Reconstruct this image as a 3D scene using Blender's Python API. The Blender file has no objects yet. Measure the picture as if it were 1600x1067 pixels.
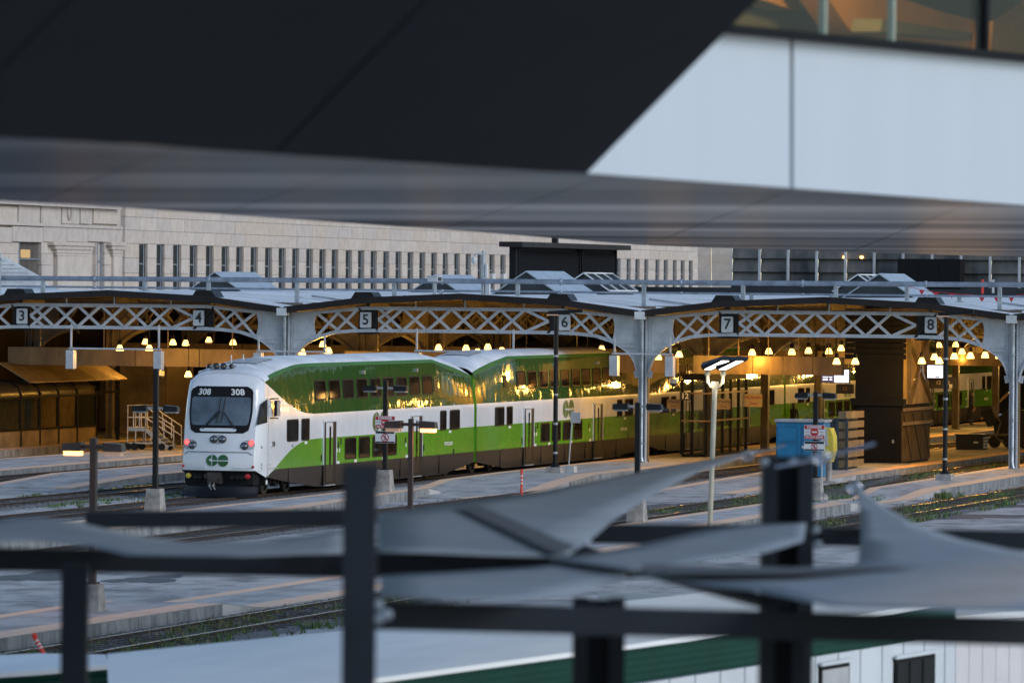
import bpy, bmesh, math, random
from mathutils import Vector, Matrix
random.seed(7)
D = bpy.data; SC = bpy.context.scene; COL = SC.collection
R = math.radians

# ---------------------------------------------------------------- camera, sky, light
# World frame: X runs across the tracks, Y runs along the tracks into the train shed, Z up, rail top = 0.
FPX = 8889.0; HOR = -88.5; CAMH = 7.6; ROLL = 0.009; YAW = R(16.3)
cs, sn = math.cos(YAW), math.sin(YAW)
cam_d = D.cameras.new('camera'); cam = D.objects.new('camera', cam_d); COL.objects.link(cam)
cam_d.lens = 200; cam_d.sensor_width = 36; cam_d.shift_y = HOR / 1600.0
cam_d.clip_start = 1; cam_d.clip_end = 5000
cam.rotation_mode = 'QUATERNION'
cam.location = (0, 0, CAMH)
_q = Matrix.Rotation(YAW, 4, 'Z') @ Matrix.Rotation(R(90), 4, 'X') @ Matrix.Rotation(ROLL, 4, 'Z')
cam.rotation_quaternion = _q.to_quaternion()
cam_d.dof.use_dof = True; cam_d.dof.focus_distance = 222; cam_d.dof.aperture_fstop = 3.5
SC.camera = cam

W = D.worlds.new('World'); SC.world = W; W.use_nodes = True
_n = W.node_tree.nodes; _l = W.node_tree.links
bg = _n['Background']
sky = _n.new('ShaderNodeTexSky'); sky.sky_type = 'NISHITA'; sky.sun_disc = False
SUN_EL, SUN_AZ = R(27), R(106)
sky.sun_elevation = SUN_EL; sky.sun_rotation = SUN_AZ
sky.air_density = 1.0; sky.dust_density = 0.2; sky.ozone_density = 1.6
_l.new(sky.outputs[0], bg.inputs[0]); bg.inputs[1].default_value = 0.105
sun_d = D.lights.new('sun', 'SUN'); sun_d.energy = 1.15; sun_d.angle = R(30); sun_d.color = (1.0, 0.97, 0.94)
sun = D.objects.new('sun', sun_d); COL.objects.link(sun)
# overcast glow: high, soft, from behind the camera
sun.rotation_euler = (R(90) - SUN_EL, 0, R(180) - SUN_AZ)
vs = SC.view_settings
vs.view_transform = 'Standard'; vs.look = 'None'; vs.exposure = 0.65; vs.gamma = 1; vs.use_curve_mapping = False
SC.render.engine = 'CYCLES'
try:
    SC.cycles.use_denoising = True
    SC.cycles.max_bounces = 6; SC.cycles.diffuse_bounces = 3; SC.cycles.glossy_bounces = 3; SC.cycles.transmission_bounces = 4
    SC.cycles.sample_clamp_indirect = 6
except Exception: pass

# pixel (of the 1600 px wide photo) -> real position
def _d(px, py):
    x, y = px - 800, py - 533.5
    return x + ROLL * y, (y - ROLL * x) - HOR
def P(px, py, depth):                       # at a distance from the camera
    x, y = _d(px, py); X = x * depth / FPX
    return Vector((X * cs - depth * sn, X * sn + depth * cs, CAMH - y * depth / FPX))
def G(px, py, z=0.0):                       # on the level z
    x, y = _d(px, py); return P(px, py, (CAMH - z) * FPX / y)
def T(px, py, t):                           # on the plane Y = t
    x, y = _d(px, py); return P(px, py, t / (x / FPX * sn + cs))
def A(px, py, a):                           # on the plane X = a
    x, y = _d(px, py); return P(px, py, a / (x / FPX * cs - sn))

# ---------------------------------------------------------------- materials
def mat(name, col, rough=0.6, metal=0.0, var=0.12, vscale=1.5, bump=0.0, bscale=20.0, coat=0.0, col2=None,
        stretch=(1, 1, 1), emit=None, estr=0.0, spec=0.5, detail=6.0, lo=0.35, hi=0.65, world=False):
    m = D.materials.new(name); m.use_nodes = True; nt = m.node_tree; N = nt.nodes; L = nt.links
    b = N['Principled BSDF']; b.inputs['Roughness'].default_value = rough; b.inputs['Metallic'].default_value = metal
    b.inputs['Specular IOR Level'].default_value = spec
    if coat: b.inputs['Coat Weight'].default_value = coat; b.inputs['Coat Roughness'].default_value = 0.05
    if emit:
        b.inputs['Emission Color'].default_value = (*emit, 1); b.inputs['Emission Strength'].default_value = estr
    c1 = Vector(col)
    if var or col2:
        if world: co = N.new('ShaderNodeNewGeometry').outputs['Position']
        else: co = N.new('ShaderNodeTexCoord').outputs['Object']
        mp = N.new('ShaderNodeMapping'); mp.inputs['Scale'].default_value = stretch; L.new(co, mp.inputs[0])
        no = N.new('ShaderNodeTexNoise'); no.inputs['Scale'].default_value = vscale; no.inputs['Detail'].default_value = detail
        no.inputs['Roughness'].default_value = 0.65
        L.new(mp.outputs[0], no.inputs['Vector'])
        cr = N.new('ShaderNodeValToRGB'); cr.color_ramp.elements[0].position = lo; cr.color_ramp.elements[1].position = hi
        ca = col2 if col2 else tuple(c1 * (1 - var * 1.6)); cb = col if col2 else tuple(c1 * (1 + var * 0.7))
        cr.color_ramp.elements[0].color = (*ca, 1); cr.color_ramp.elements[1].color = (*cb, 1)
        L.new(no.outputs[0], cr.inputs[0]); L.new(cr.outputs[0], b.inputs['Base Color'])
        if bump:
            n2 = N.new('ShaderNodeTexNoise'); n2.inputs['Scale'].default_value = bscale; n2.inputs['Detail'].default_value = 4
            L.new(mp.outputs[0], n2.inputs['Vector'])
            bp = N.new('ShaderNodeBump'); bp.inputs['Strength'].default_value = bump; bp.inputs['Distance'].default_value = 0.03
            L.new(n2.outputs[0], bp.inputs['Height']); L.new(bp.outputs[0], b.inputs['Normal'])
    else:
        b.inputs['Base Color'].default_value = (*col, 1)
    return m

def glass_mat(name, col, rough=0.05, alpha=1.0, spec=0.8):
    m = mat(name, col, rough, 0, 0, spec=spec)
    if alpha < 1: m.node_tree.nodes['Principled BSDF'].inputs['Alpha'].default_value = alpha
    return m

def paint_mat(name, col, wave=0.25, rough=0.22, var=0.06, coat=.5):
    """gloss coach paint over slightly wavy sheet metal, with dust"""
    m = mat(name, col, rough, 0, var, 0.9, coat=coat)
    N = m.node_tree.nodes; L = m.node_tree.links; b = N['Principled BSDF']
    co = N.new('ShaderNodeNewGeometry').outputs['Position']
    mp = N.new('ShaderNodeMapping'); mp.inputs['Scale'].default_value = (1, 1.4, 0.9); L.new(co, mp.inputs[0])
    no = N.new('ShaderNodeTexNoise'); no.inputs['Scale'].default_value = 1.25; no.inputs['Detail'].default_value = 1.6
    L.new(mp.outputs[0], no.inputs['Vector'])
    bp = N.new('ShaderNodeBump'); bp.inputs['Strength'].default_value = wave; bp.inputs['Distance'].default_value = 0.05
    L.new(no.outputs[0], bp.inputs['Height'])
    L.new(bp.outputs[0], b.inputs['Normal']); L.new(bp.outputs[0], b.inputs['Coat Normal'])
    return m

M = {}
M['steel'] = mat('painted_steel', (0.47, 0.50, 0.54), 0.45, 0.0, 0.13, 1.7, 0.1, 30)
M['steel_dark'] = mat('dark_steel', (0.012, 0.012, 0.013), 0.5, 0.0, 0.2, 3, spec=.2)
M['steel_old'] = mat('old_steel', (0.13, 0.105, 0.075), 0.6, 0.0, 0.3, 1.2, 0.2, 20)
M['rivet'] = mat('rivet_steel', (0.2, 0.21, 0.23), 0.5, 0, 0)
M['fascia'] = mat('fascia_metal', (0.024, 0.021, 0.022), 0.5, 0.0, 0.15, 0.8, spec=.15)
M['roof_white'] = mat('roof_membrane', (0.62, 0.65, 0.68), 0.55, 0, 0.22, 0.5, 0.15, 6)
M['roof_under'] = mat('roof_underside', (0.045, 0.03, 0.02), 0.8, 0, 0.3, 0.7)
M['galv'] = mat('galvanised_pipe', (0.33, 0.37, 0.42), 0.35, 0.6, 0.2, 2)
M['monitor'] = mat('skylight_roof', (0.36, 0.42, 0.48), 0.35, 0.3, 0.1, 1)
M['monitor_wall'] = mat('skylight_wall', (0.022, 0.027, 0.033), 0.5, 0, 0.2, 1)
M['black'] = mat('black_paint', (0.007, 0.008, 0.010), 0.4, 0, 0.2, 3, spec=.25)
M['plate'] = mat('enamel_plate', (0.50, 0.52, 0.54), 0.35, 0, 0.1, 2)
M['ink'] = mat('black_ink', (0.015, 0.015, 0.018), 0.5, 0, 0)
M['wtext'] = mat('white_lettering', (0.7, 0.7, 0.7), 0.5, 0, 0)
M['red'] = mat('red_print', (0.45, 0.02, 0.03), 0.45, 0, 0)
M['asphalt'] = mat('yard_surface', (0.40, 0.395, 0.39), 0.7, 0, 0, 0.9, 0.6, 9, col2=(0.15, 0.145, 0.14), detail=12, lo=0.36, hi=0.58, stretch=(1, 0.6, 1), world=True)
M['ballast'] = mat('gravel_ballast', (0.24, 0.24, 0.24), 0.85, 0, 0, 14, 1.0, 26, col2=(0.035, 0.035, 0.037), lo=0.4, hi=0.62, world=True)
M['concrete'] = mat('platform_concrete', (0.40, 0.395, 0.39), 0.7, 0, 0, 1.1, 0.3, 14, col2=(0.25, 0.245, 0.24), detail=12, lo=0.40, hi=0.56, stretch=(1, 0.5, 1), world=True)
M['curb'] = mat('kerb_concrete', (0.27, 0.28, 0.28), 0.8, 0, 0, 1.4, 0.4, 12, col2=(0.10, 0.105, 0.11), stretch=(1, 1.5, 0.5), world=True)
M['edge'] = mat('edge_stripe', (0.74, 0.47, 0.30), 0.6, 0, 0, 1.2, 0.2, 15, col2=(0.55, 0.40, 0.30), lo=0.3, hi=0.5, world=True)
M['rust'] = mat('rusty_rail', (0.06, 0.035, 0.025), 0.6, 0.3, 0.3, 4, world=True)
M['railtop'] = mat('polished_rail', (0.35, 0.30, 0.27), 0.25, 0.9, 0.2, 3, world=True)
M['tie'] = mat('sleeper_wood', (0.06, 0.05, 0.045), 0.85, 0, 0.3, 3, world=True)
M['grass'] = mat('weed_green', (0.085, 0.16, 0.03), 0.7, 0, 0.5, 2.2, world=True)
M['grass_dry'] = mat('weed_dry', (0.16, 0.15, 0.06), 0.7, 0, 0.4, 2.2, world=True)
M['train_white'] = paint_mat('train_white', (0.66, 0.68, 0.71), 0.10)
M['train_green'] = paint_mat('train_bright_green', (0.095, 0.29, 0.016), 0.16)
M['train_dgreen'] = paint_mat('train_dark_green', (0.032, 0.092, 0.022), 0.17, 0.05, coat=.6)
M['cant_green'] = mat('cant_rail_green', (0.04, 0.13, 0.03), 0.55, 0, 0.1, 1.0, spec=.2)
M['train_skirt'] = paint_mat('train_skirt', (0.010, 0.0095, 0.0095), 0.10, 0.35, 0.3, coat=0)
M['train_roof'] = mat('train_roof', (0.62, 0.65, 0.68), 0.4, 0, 0.12, 0.7)
M['hatch'] = mat('roof_hatch', (0.36, 0.37, 0.38), 0.5, 0, 0.2, 1.5)
M['train_under'] = mat('underframe', (0.010, 0.010, 0.010), 0.7, 0.0, 0.3, 4, spec=.2)
M['win'] = mat('tinted_window', (0.022, 0.017, 0.013), 0.04, 0, 0.5, 1.2, spec=0.9)
M['winframe'] = mat('window_rubber', (0.006, 0.006, 0.007), 0.5, 0, 0, spec=.2)
M['shield'] = mat('windshield_glass', (0.085, 0.11, 0.14), 0.06, 0, 0.35, 0.9, spec=0.9)
M['logo'] = mat('logo_green', (0.012, 0.09, 0.022), 0.35, 0, 0)
M['logo_white'] = mat('logo_outline', (0.65, 0.7, 0.66), 0.35, 0, 0)
M['chrome'] = mat('lamp_chrome', (0.25, 0.25, 0.27), 0.15, 0.9, 0)
M['redlit'] = mat('red_tail_light', (0.8, 0.05, 0.04), 0.3, 0, 0, emit=(1.0, 0.07, 0.07), estr=2)
M['pinkrim'] = mat('tail_light_halo', (0.7, 0.05, 0.06), 0.3, 0, 0, emit=(1, 0.05, 0.05), estr=0.6)
M['bell'] = mat('bell_shade_glass', (0.9, 0.8, 0.6), 0.4, 0, 0, emit=(1.0, 0.50, 0.12), estr=3.4)
M['bulb'] = mat('bulb', (1, 1, 1), 0.4, 0, 0, emit=(1.0, 0.80, 0.45), estr=14)
M['lit_orange'] = mat('sodium_lens', (1, .8, .6), 0.4, 0, 0, emit=(1.0, 0.36, 0.08), estr=3.4)
M['lit_orange_dim'] = mat('sodium_lens_dim', (.4, .3, .25), 0.4, 0, 0, emit=(1.0, 0.50, 0.25), estr=0.12)
M['lit_white'] = mat('led_lens', (1, 1, 1), 0.4, 0, 0, emit=(1.0, 0.86, 0.62), estr=5)
M['lens_off'] = mat('lens_off', (0.3, 0.3, 0.3), 0.3, 0, 0.1)
M['screen'] = mat('screen_lit', (0.5, 0.6, 0.9), 0.4, 0, 0, emit=(0.72, 0.78, 1.0), estr=1.6)
M['screen_dk'] = mat('screen_dark', (0.02, 0.02, 0.06), 0.4, 0, 0, emit=(0.05, 0.05, 0.12), estr=0.6)
M['brown_post'] = mat('brown_post_paint', (0.04, 0.02, 0.016), 0.45, 0, 0.15, 3)
M['cream_post'] = mat('cream_post_paint', (0.42, 0.39, 0.30), 0.5, 0, 0.15, 3)
M['base'] = mat('lamp_base_concrete', (0.32, 0.30, 0.28), 0.85, 0, 0.25, 2.5, 0.4, 20)
M['warm_wall'] = mat('warm_wall', (0.32, 0.23, 0.12), 0.8, 0, 0.3, 0.6, 0.1, 8)
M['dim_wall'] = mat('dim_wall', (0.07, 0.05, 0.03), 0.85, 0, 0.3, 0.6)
M['brick'] = mat('shed_brick', (0.26, 0.18, 0.09), 0.85, 0, 0.25, 3)
M['beam'] = mat('brown_duct', (0.22, 0.15, 0.075), 0.42, 0.1, 0.3, 1.1, 0.1, 12, stretch=(1, 1, 0.3))
M['char'] = mat('charcoal_cladding', (0.010, 0.0105, 0.012), 0.6, 0.0, 0.12, 1.2, spec=.12)
M['char2'] = mat('charcoal_door', (0.008, 0.0085, 0.010), 0.55, 0.0, 0.1, 1.2, spec=.12)
M['tower_side'] = mat('tower_side_panel', (0.07, 0.052, 0.03), 0.7, 0, 0.25, 1, spec=.2)
M['blue'] = mat('blue_cabinet', (0.008, 0.17, 0.34), 0.4, 0, 0.1, 2)
M['greybox'] = mat('grey_container', (0.035, 0.042, 0.052), 0.5, 0, 0.15, 1.5)
M['yellow'] = mat('yellow_plastic', (0.62, 0.48, 0.06), 0.45, 0, 0.1, 2)
M['palegrey'] = mat('pale_grey_plastic', (0.42, 0.43, 0.44), 0.5, 0, 0.1, 2)
M['stone'] = [mat('limestone_%s' % n, c, 0.85, 0, 0.09, 1.2, 0.3, 8) for n, c in
              (('pale', (0.50, 0.435, 0.385)), ('buff', (0.475, 0.41, 0.36)), ('grey', (0.455, 0.40, 0.365)), ('warm', (0.475, 0.40, 0.34)))]
M['joint'] = mat('mortar', (0.43, 0.37, 0.33), 0.9, 0, 0.1, 1)
M['bwin'] = mat('building_glass', (0.014, 0.016, 0.018), 0.5, 0, 0.4, 0.8, spec=0.1)
M['bframe'] = mat('building_window_frame', (0.16, 0.18, 0.21), 0.5, 0, 0.1, 2)
M['bwin_lit'] = mat('building_glass_lit', (0.05, 0.04, 0.03), 0.15, 0, 0, emit=(0.9, 0.5, 0.15), estr=0.30)
M['louvre'] = mat('louvre_metal', (0.018, 0.019, 0.022), 0.5, 0.0, 0.1, 2, spec=.15)
M['soffit'] = mat('soffit_reflection_bands', (0.78, 0.72, 0.68), 0.36, 0.5, 0, 1.0, .5, 2.2, col2=(0.02, 0.025, 0.034), stretch=(0.02, 0.13, 1), world=True, detail=5, lo=.44, hi=.62, spec=.1)  # pale and dark bands are blurred yard reflections put into the colour
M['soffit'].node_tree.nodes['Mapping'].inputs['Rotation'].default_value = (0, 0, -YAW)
M['darkpanel'] = mat('dark_facade_panel', (0.011, 0.0145, 0.019), 0.6, 0, 0.08, 1.0, 0.1, 60, spec=.12)
M['whitepanel'] = mat('white_facade_panel', (0.50, 0.56, 0.63), 0.5, 0, 0.02, 0.5, 0.05, 40, stretch=(1.5, 1.5, 0.15))
M['seam'] = mat('panel_seam', (0.008, 0.009, 0.011), 0.7, 0, 0, spec=.08)
M['gold'] = mat('interior_gold', (0.34, 0.17, 0.025), 0.6, 0, 0.15, 0.8)
M['goldgrey'] = mat('interior_grey', (0.08, 0.08, 0.05), 0.6, 0, 0.15, 0.8)
M['teal'] = mat('interior_teal', (0.015, 0.035, 0.04), 0.5, 0, 0.15, 0.8)
M['frame_fg'] = mat('pergola_steel', (0.013, 0.018, 0.025), 0.55, 0, 0.12, 1.5, spec=.15)
M['sail'] = mat('shade_cloth', (0.21, 0.25, 0.295), 0.8, 0, 0.10, 1.2, 0.2, 40)
M['sail_fold'] = mat('shade_cloth_fold', (0.08, 0.095, 0.115), 0.75, 0, 0.08, 1.2)
M['shackle'] = mat('shackle_steel', (0.6, 0.62, 0.66), 0.25, 0.9, 0.1, 4)
M['troof'] = mat('trailer_roof', (0.86, 0.88, 0.90), 0.45, 0, 0, 0.35, 0.2, 3, col2=(0.66, 0.70, 0.74), stretch=(1, 0.22, 1), lo=0.34, hi=0.55, world=True)
M['tgreen'] = mat('trailer_green', (0.002, 0.040, 0.027), 0.6, 0, 0.12, 1, spec=.2)
M['twall'] = mat('trailer_siding', (0.56, 0.60, 0.64), 0.55, 0, 0.06, 0.8)
M['twall2'] = mat('trailer_siding_pale', (0.58, 0.57, 0.58), 0.55, 0, 0.05, 0.8)
M['orange'] = mat('safety_orange', (0.75, 0.055, 0.03), 0.5, 0, 0.1, 3)
M['reflect'] = mat('reflective_band', (0.6, 0.58, 0.55), 0.35, 0, 0)
M['cloth_dk'] = mat('dark_clothing', (0.02, 0.02, 0.024), 0.85, 0, 0.2, 5)
M['skin'] = mat('skin', (0.35, 0.20, 0.13), 0.6, 0, 0)
M['canvas'] = mat('shelter_roof_panel', (0.34, 0.24, 0.12), 0.55, 0, 0.25, 0.8)
M['vault'] = mat('shelter_vault', (0.10, 0.085, 0.06), 0.3, 0, 0.3, 0.8)
M['sglass'] = glass_mat('shelter_glass', (0.06, 0.07, 0.04), 0.08, 0.22)
M['alu'] = mat('grey_aluminium', (0.38, 0.39, 0.40), 0.4, 0.5, 0.15, 3)
M['atrium'] = mat('atrium_glass', (0.17, 0.16, 0.14), 0.3, 0, 0.6, 0.25, spec=0.5, stretch=(1, 1, 0.4), world=True)  # uneven tone painted into the panes as reflected light
M['wsign'] = mat('sign_white', (0.68, 0.68, 0.68), 0.4, 0, 0.05, 3)
M['warmsign'] = mat('notice_board', (0.60, 0.48, 0.36), 0.5, 0, 0.05, 3)

# ---------------------------------------------------------------- mesh builder
class MB:
    def __init__(s): s.v = []; s.f = []; s.m = []; s.k = 0
    def mi(s, k): s.k = k; return s
    def add(s, vs, fs):
        o = len(s.v); s.v += [tuple(v) for v in vs]
        for f in fs: s.f.append([i + o for i in f]); s.m.append(s.k)
        return s
    def box(s, x0, x1, y0, y1, z0, z1):
        return s.add([(x0, y0, z0), (x1, y0, z0), (x1, y1, z0), (x0, y1, z0), (x0, y0, z1), (x1, y0, z1), (x1, y1, z1), (x0, y1, z1)],
                     [(3, 2, 1, 0), (4, 5, 6, 7), (0, 1, 5, 4), (1, 2, 6, 5), (2, 3, 7, 6), (3, 0, 4, 7)])
    def bar(s, p, q, w, h=None, up=(0, 0, 1)):
        h = h or w; p = Vector(p); q = Vector(q); d = (q - p).normalized(); u = Vector(up)
        if abs(d.dot(u)) > 0.98: u = Vector((0, 1, 0))
        r = d.cross(u).normalized() * (w / 2); u2 = r.cross(d).normalized() * (h / 2)
        vs = [b + a * r + c * u2 for b in (p, q) for a, c in ((-1, -1), (1, -1), (1, 1), (-1, 1))]
        return s.add(vs, [(3, 2, 1, 0), (4, 5, 6, 7), (0, 1, 5, 4), (1, 2, 6, 5), (2, 3, 7, 6), (3, 0, 4, 7)])
    def tube(s, pts, r, n=8):
        pts = [Vector(p) for p in pts]; rings = []
        for i, p in enumerate(pts):
            d = (pts[min(i + 1, len(pts) - 1)] - pts[max(i - 1, 0)]).normalized()
            u = Vector((0, 0, 1)) if abs(d.z) < 0.9 else Vector((0, 1, 0))
            a = d.cross(u).normalized(); b = a.cross(d)
            rr = r[i] if isinstance(r, (list, tuple)) else r
            rings.append([p + (a * math.cos(k * math.tau / n) + b * math.sin(k * math.tau / n)) * rr for k in range(n)])
        vs = [v for g in rings for v in g]; fs = []
        for i in range(len(rings) - 1):
            for k in range(n): fs.append((i * n + k, i * n + (k + 1) % n, (i + 1) * n + (k + 1) % n, (i + 1) * n + k))
        s.add(vs, fs); s.add(rings[0], [tuple(range(n))[::-1]]); s.add(rings[-1], [tuple(range(n))])
        return s
    def lathe(s, c, prof, n=12, axis='z'):
        vs = []
        for r, h in prof:
            for k in range(n):
                a = k * math.tau / n; x, y = r * math.cos(a), r * math.sin(a)
                vs.append(Vector(c) + (Vector((x, y, h)) if axis == 'z' else Vector((x, h, y)) if axis == 'y' else Vector((h, x, y))))
        fs = [(i * n + k, i * n + (k + 1) % n, (i + 1) * n + (k + 1) % n, (i + 1) * n + k) for i in range(len(prof) - 1) for k in range(n)]
        return s.add(vs, fs)
    def poly(s, pts): return s.add(pts, [tuple(range(len(pts)))])
    def prism(s, pts, off):
        pts = [Vector(p) for p in pts]; n = len(pts); o = Vector(off)
        return s.add(pts + [p + o for p in pts], [tuple(range(n))[::-1], tuple(range(n, 2 * n))] + [(i, (i + 1) % n, n + (i + 1) % n, n + i) for i in range(n)])
    def grid(s, rows):
        nr, nc = len(rows), len(rows[0])
        return s.add([p for r in rows for p in r], [(i * nc + j, i * nc + j + 1, (i + 1) * nc + j + 1, (i + 1) * nc + j) for i in range(nr - 1) for j in range(nc - 1)])
    def mesh(s, name, mats, org=(0, 0, 0), fix=True, angle=35):
        me = D.meshes.new(name); o = Vector(org)
        me.from_pydata([tuple(Vector(v) - o) for v in s.v], [], s.f)
        for m_ in (mats if isinstance(mats, (list, tuple)) else [mats]): me.materials.append(m_)
        me.polygons.foreach_set('material_index', s.m)
        if fix:
            bm = bmesh.new(); bm.from_mesh(me); bmesh.ops.recalc_face_normals(bm, faces=bm.faces[:]); bm.to_mesh(me); bm.free()
        me.polygons.foreach_set('use_smooth', [True] * len(me.polygons)); me.set_sharp_from_angle(angle=R(angle))
        me.update(); return me
    def build(s, name, mats, parent=None, fix=True, org=None, angle=35):
        w = wpos(parent) if parent else Vector(org if org is not None else (0, 0, 0))
        ob = D.objects.new(name, s.mesh(name, mats, w, fix, angle)); COL.objects.link(ob)
        if parent: ob.parent = parent
        else: ob.location = w
        return ob
def wpos(o):
    v = Vector(o.location)
    while o.parent: o = o.parent; v = v + Vector(o.location)
    return v
def tag(o, label, cat, group=None):
    o['label'] = label; o['category'] = cat
    if group: o['group'] = group
    return o
def thing(name, loc, label, cat, group=None):
    o = D.objects.new(name, None); o.empty_display_size = 0.2; COL.objects.link(o); o.location = loc
    return tag(o, label, cat, group)
def kind(o, k): o['kind'] = k; return o
def copy_tree(o, parent=None):
    c = o.copy(); COL.objects.link(c); c.parent = parent
    for ch in [x for x in D.objects if x.parent == o]: copy_tree(ch, c)
    return c
def inst(mesh, name, loc, parent=None, rot=None, scale=None):
    o = D.objects.new(name, mesh); COL.objects.link(o)
    if parent: o.parent = parent; o.location = Vector(loc) - wpos(parent)
    else: o.location = loc
    if rot: o.rotation_euler = rot
    if scale: o.scale = scale
    return o
def text(body, size, fn, m, parent, name='lettering', bold=0.0, squeeze=1.0, cx=True):
    """flat print: font outline laid on a surface by fn(x, y) -> point"""
    cu = D.curves.new('t', 'FONT'); cu.body = body; cu.size = size; cu.offset = bold; cu.resolution_u = 3
    if cx: cu.align_x = 'CENTER'
    cu.align_y = 'CENTER'
    to = D.objects.new('t', cu); COL.objects.link(to)
    dg = bpy.context.evaluated_depsgraph_get(); dg.update()
    me = D.meshes.new_from_object(to.evaluated_get(dg)); D.objects.remove(to)
    w = wpos(parent) if parent else Vector((0, 0, 0))
    for v in me.vertices: v.co = Vector(fn(v.co.x * squeeze, v.co.y)) - w
    me.materials.clear(); me.materials.append(m); me.name = name
    ob = D.objects.new(name, me); COL.objects.link(ob); ob.parent = parent
    return ob
def front(a, t, z): return lambda x, y: (a + x, t, z + y)          # print that faces the camera end
def side(a, t, z): return lambda x, y: (a, t + x, z + y)           # print on a face that looks across the tracks
def rrect(w, h, r, n=4):
    pts = []
    for cx, cy, a0 in ((w / 2 - r, h / 2 - r, 0), (-w / 2 + r, h / 2 - r, 90), (-w / 2 + r, -h / 2 + r, 180), (w / 2 - r, -h / 2 + r, 270)):
        for k in range(n + 1):
            a = R(a0 + 90 * k / n); pts.append((cx + r * math.cos(a), cy + r * math.sin(a)))
    return pts
# ================================================================ SETTING: ground, tracks, platforms
g = MB(); g.box(-500, 400, -60, 1000, -0.5, -0.14)
kind(g.build('ground', M['asphalt']), 'structure')

TRACKS = [(-41.7, 95, 330), (-49.0, 150, 330), (-57.4, 150, 330), (-66.7, 150, 330), (-71.8, 150, 330), (-80.4, 175, 330), (-88.6, 175, 330), (-33.5, 95, 230)]
for a, t0, t1 in TRACKS:
    tr = MB()
    prof = [(-1.75, -0.135), (-1.25, -0.075), (1.25, -0.075), (1.75, -0.135)]
    rows = []
    n = int((t1 - t0) / 1.2)
    for i in range(n + 1):
        t = t0 + (t1 - t0) * i / n
        rows.append([(a + x + random.uniform(-.12, .12), t, z + (random.uniform(-.012, .012) if k in (1, 2) else 0)) for k, (x, z) in enumerate(prof)])
    tr.grid(rows)
    root = kind(tr.build('railway_track', M['ballast'], org=(a, t0, 0)), 'structure')
    ties = MB()
    for i in range(int((t1 - t0) / 0.6)):
        t = t0 + 0.3 + i * 0.6
        ties.box(a - 1.25, a + 1.25, t - .11, t + .11, -0.12, -0.055 + random.uniform(-.006, .006))
    kind(ties.build('sleepers', M['tie'], root), 'stuff')
    for s in (-1, 1):
        r = MB(); c = a + s * 0.75
        r.box(c - .07, c + .07, t0, t1, -.14, -.11).box(c - .012, c + .012, t0, t1, -.11, -.03)
        r.box(c - .036, c + .036, t0, t1, -.03, -.004); r.mi(1).box(c - .026, c + .026, t0, t1, -.004, 0)
        r.build('rail', [M['rust'], M['railtop']], root)
# loose stones on the ballast nearest the camera
st = MB()
def pebble(a, t, z, r):
    p = [Vector((random.uniform(.6, 1) * r, 0, 0)), Vector((0, random.uniform(.6, 1) * r, 0)), Vector((-random.uniform(.6, 1) * r, 0, 0)), Vector((0, -random.uniform(.6, 1) * r, 0)), Vector((0, 0, r * .8))]
    c = Vector((a, t, z)); an = random.random() * 3; ro = Matrix.Rotation(an, 3, 'Z')
    st.add([c + ro @ v for v in p], [(0, 1, 4), (1, 2, 4), (2, 3, 4), (3, 0, 4)])
for a, t0, t1, n in ((-41.7, 100, 175, 5000), (-57.4, 170, 225, 5000), (-49.0, 165, 235, 5000), (-71.8, 172, 200, 2500), (-80.4, 190, 225, 1500)):
    for i in range(n):
        x = random.gauss(0, 1.1)
        if abs(x) > 2.1 or abs(abs(x) - .75) < .1: continue
        pebble(a + x, random.uniform(t0, t1), -0.09 if abs(x) < 1.3 else -0.13, random.uniform(.03, .07))
kind(st.build('loose_gravel', M['ballast']), 'stuff')

# dark puddled scars in the yard and a few tar patches
for k, (px, py, rx, ry) in enumerate(((1490, 806, 7.5, 5), (1570, 790, 5, 4), (60, 900, 3, 6), (230, 905, 2.2, 4), (250, 745, 2.5, 5), (1040, 790, 1.6, 7), (880, 790, 1.2, 6))):
    c = G(px, py, -.14); pts = []
    for j in range(26):
        an = j * math.tau / 26; q = 1 + .28 * math.sin(3 * an + k) + random.uniform(-.18, .18)
        pts.append((c.x + .35 * rx * q * math.cos(an), c.y + ry * .5 * q * math.sin(an), -.136 + .001 * k))
    m = MB(); m.poly(pts)
    kind(m.build('wet_patch', M.setdefault('wet', mat('wet_tar', (0.07, 0.068, 0.07), 0.65, 0, 0.3, 2, .3, 10, world=True))), 'structure')

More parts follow.
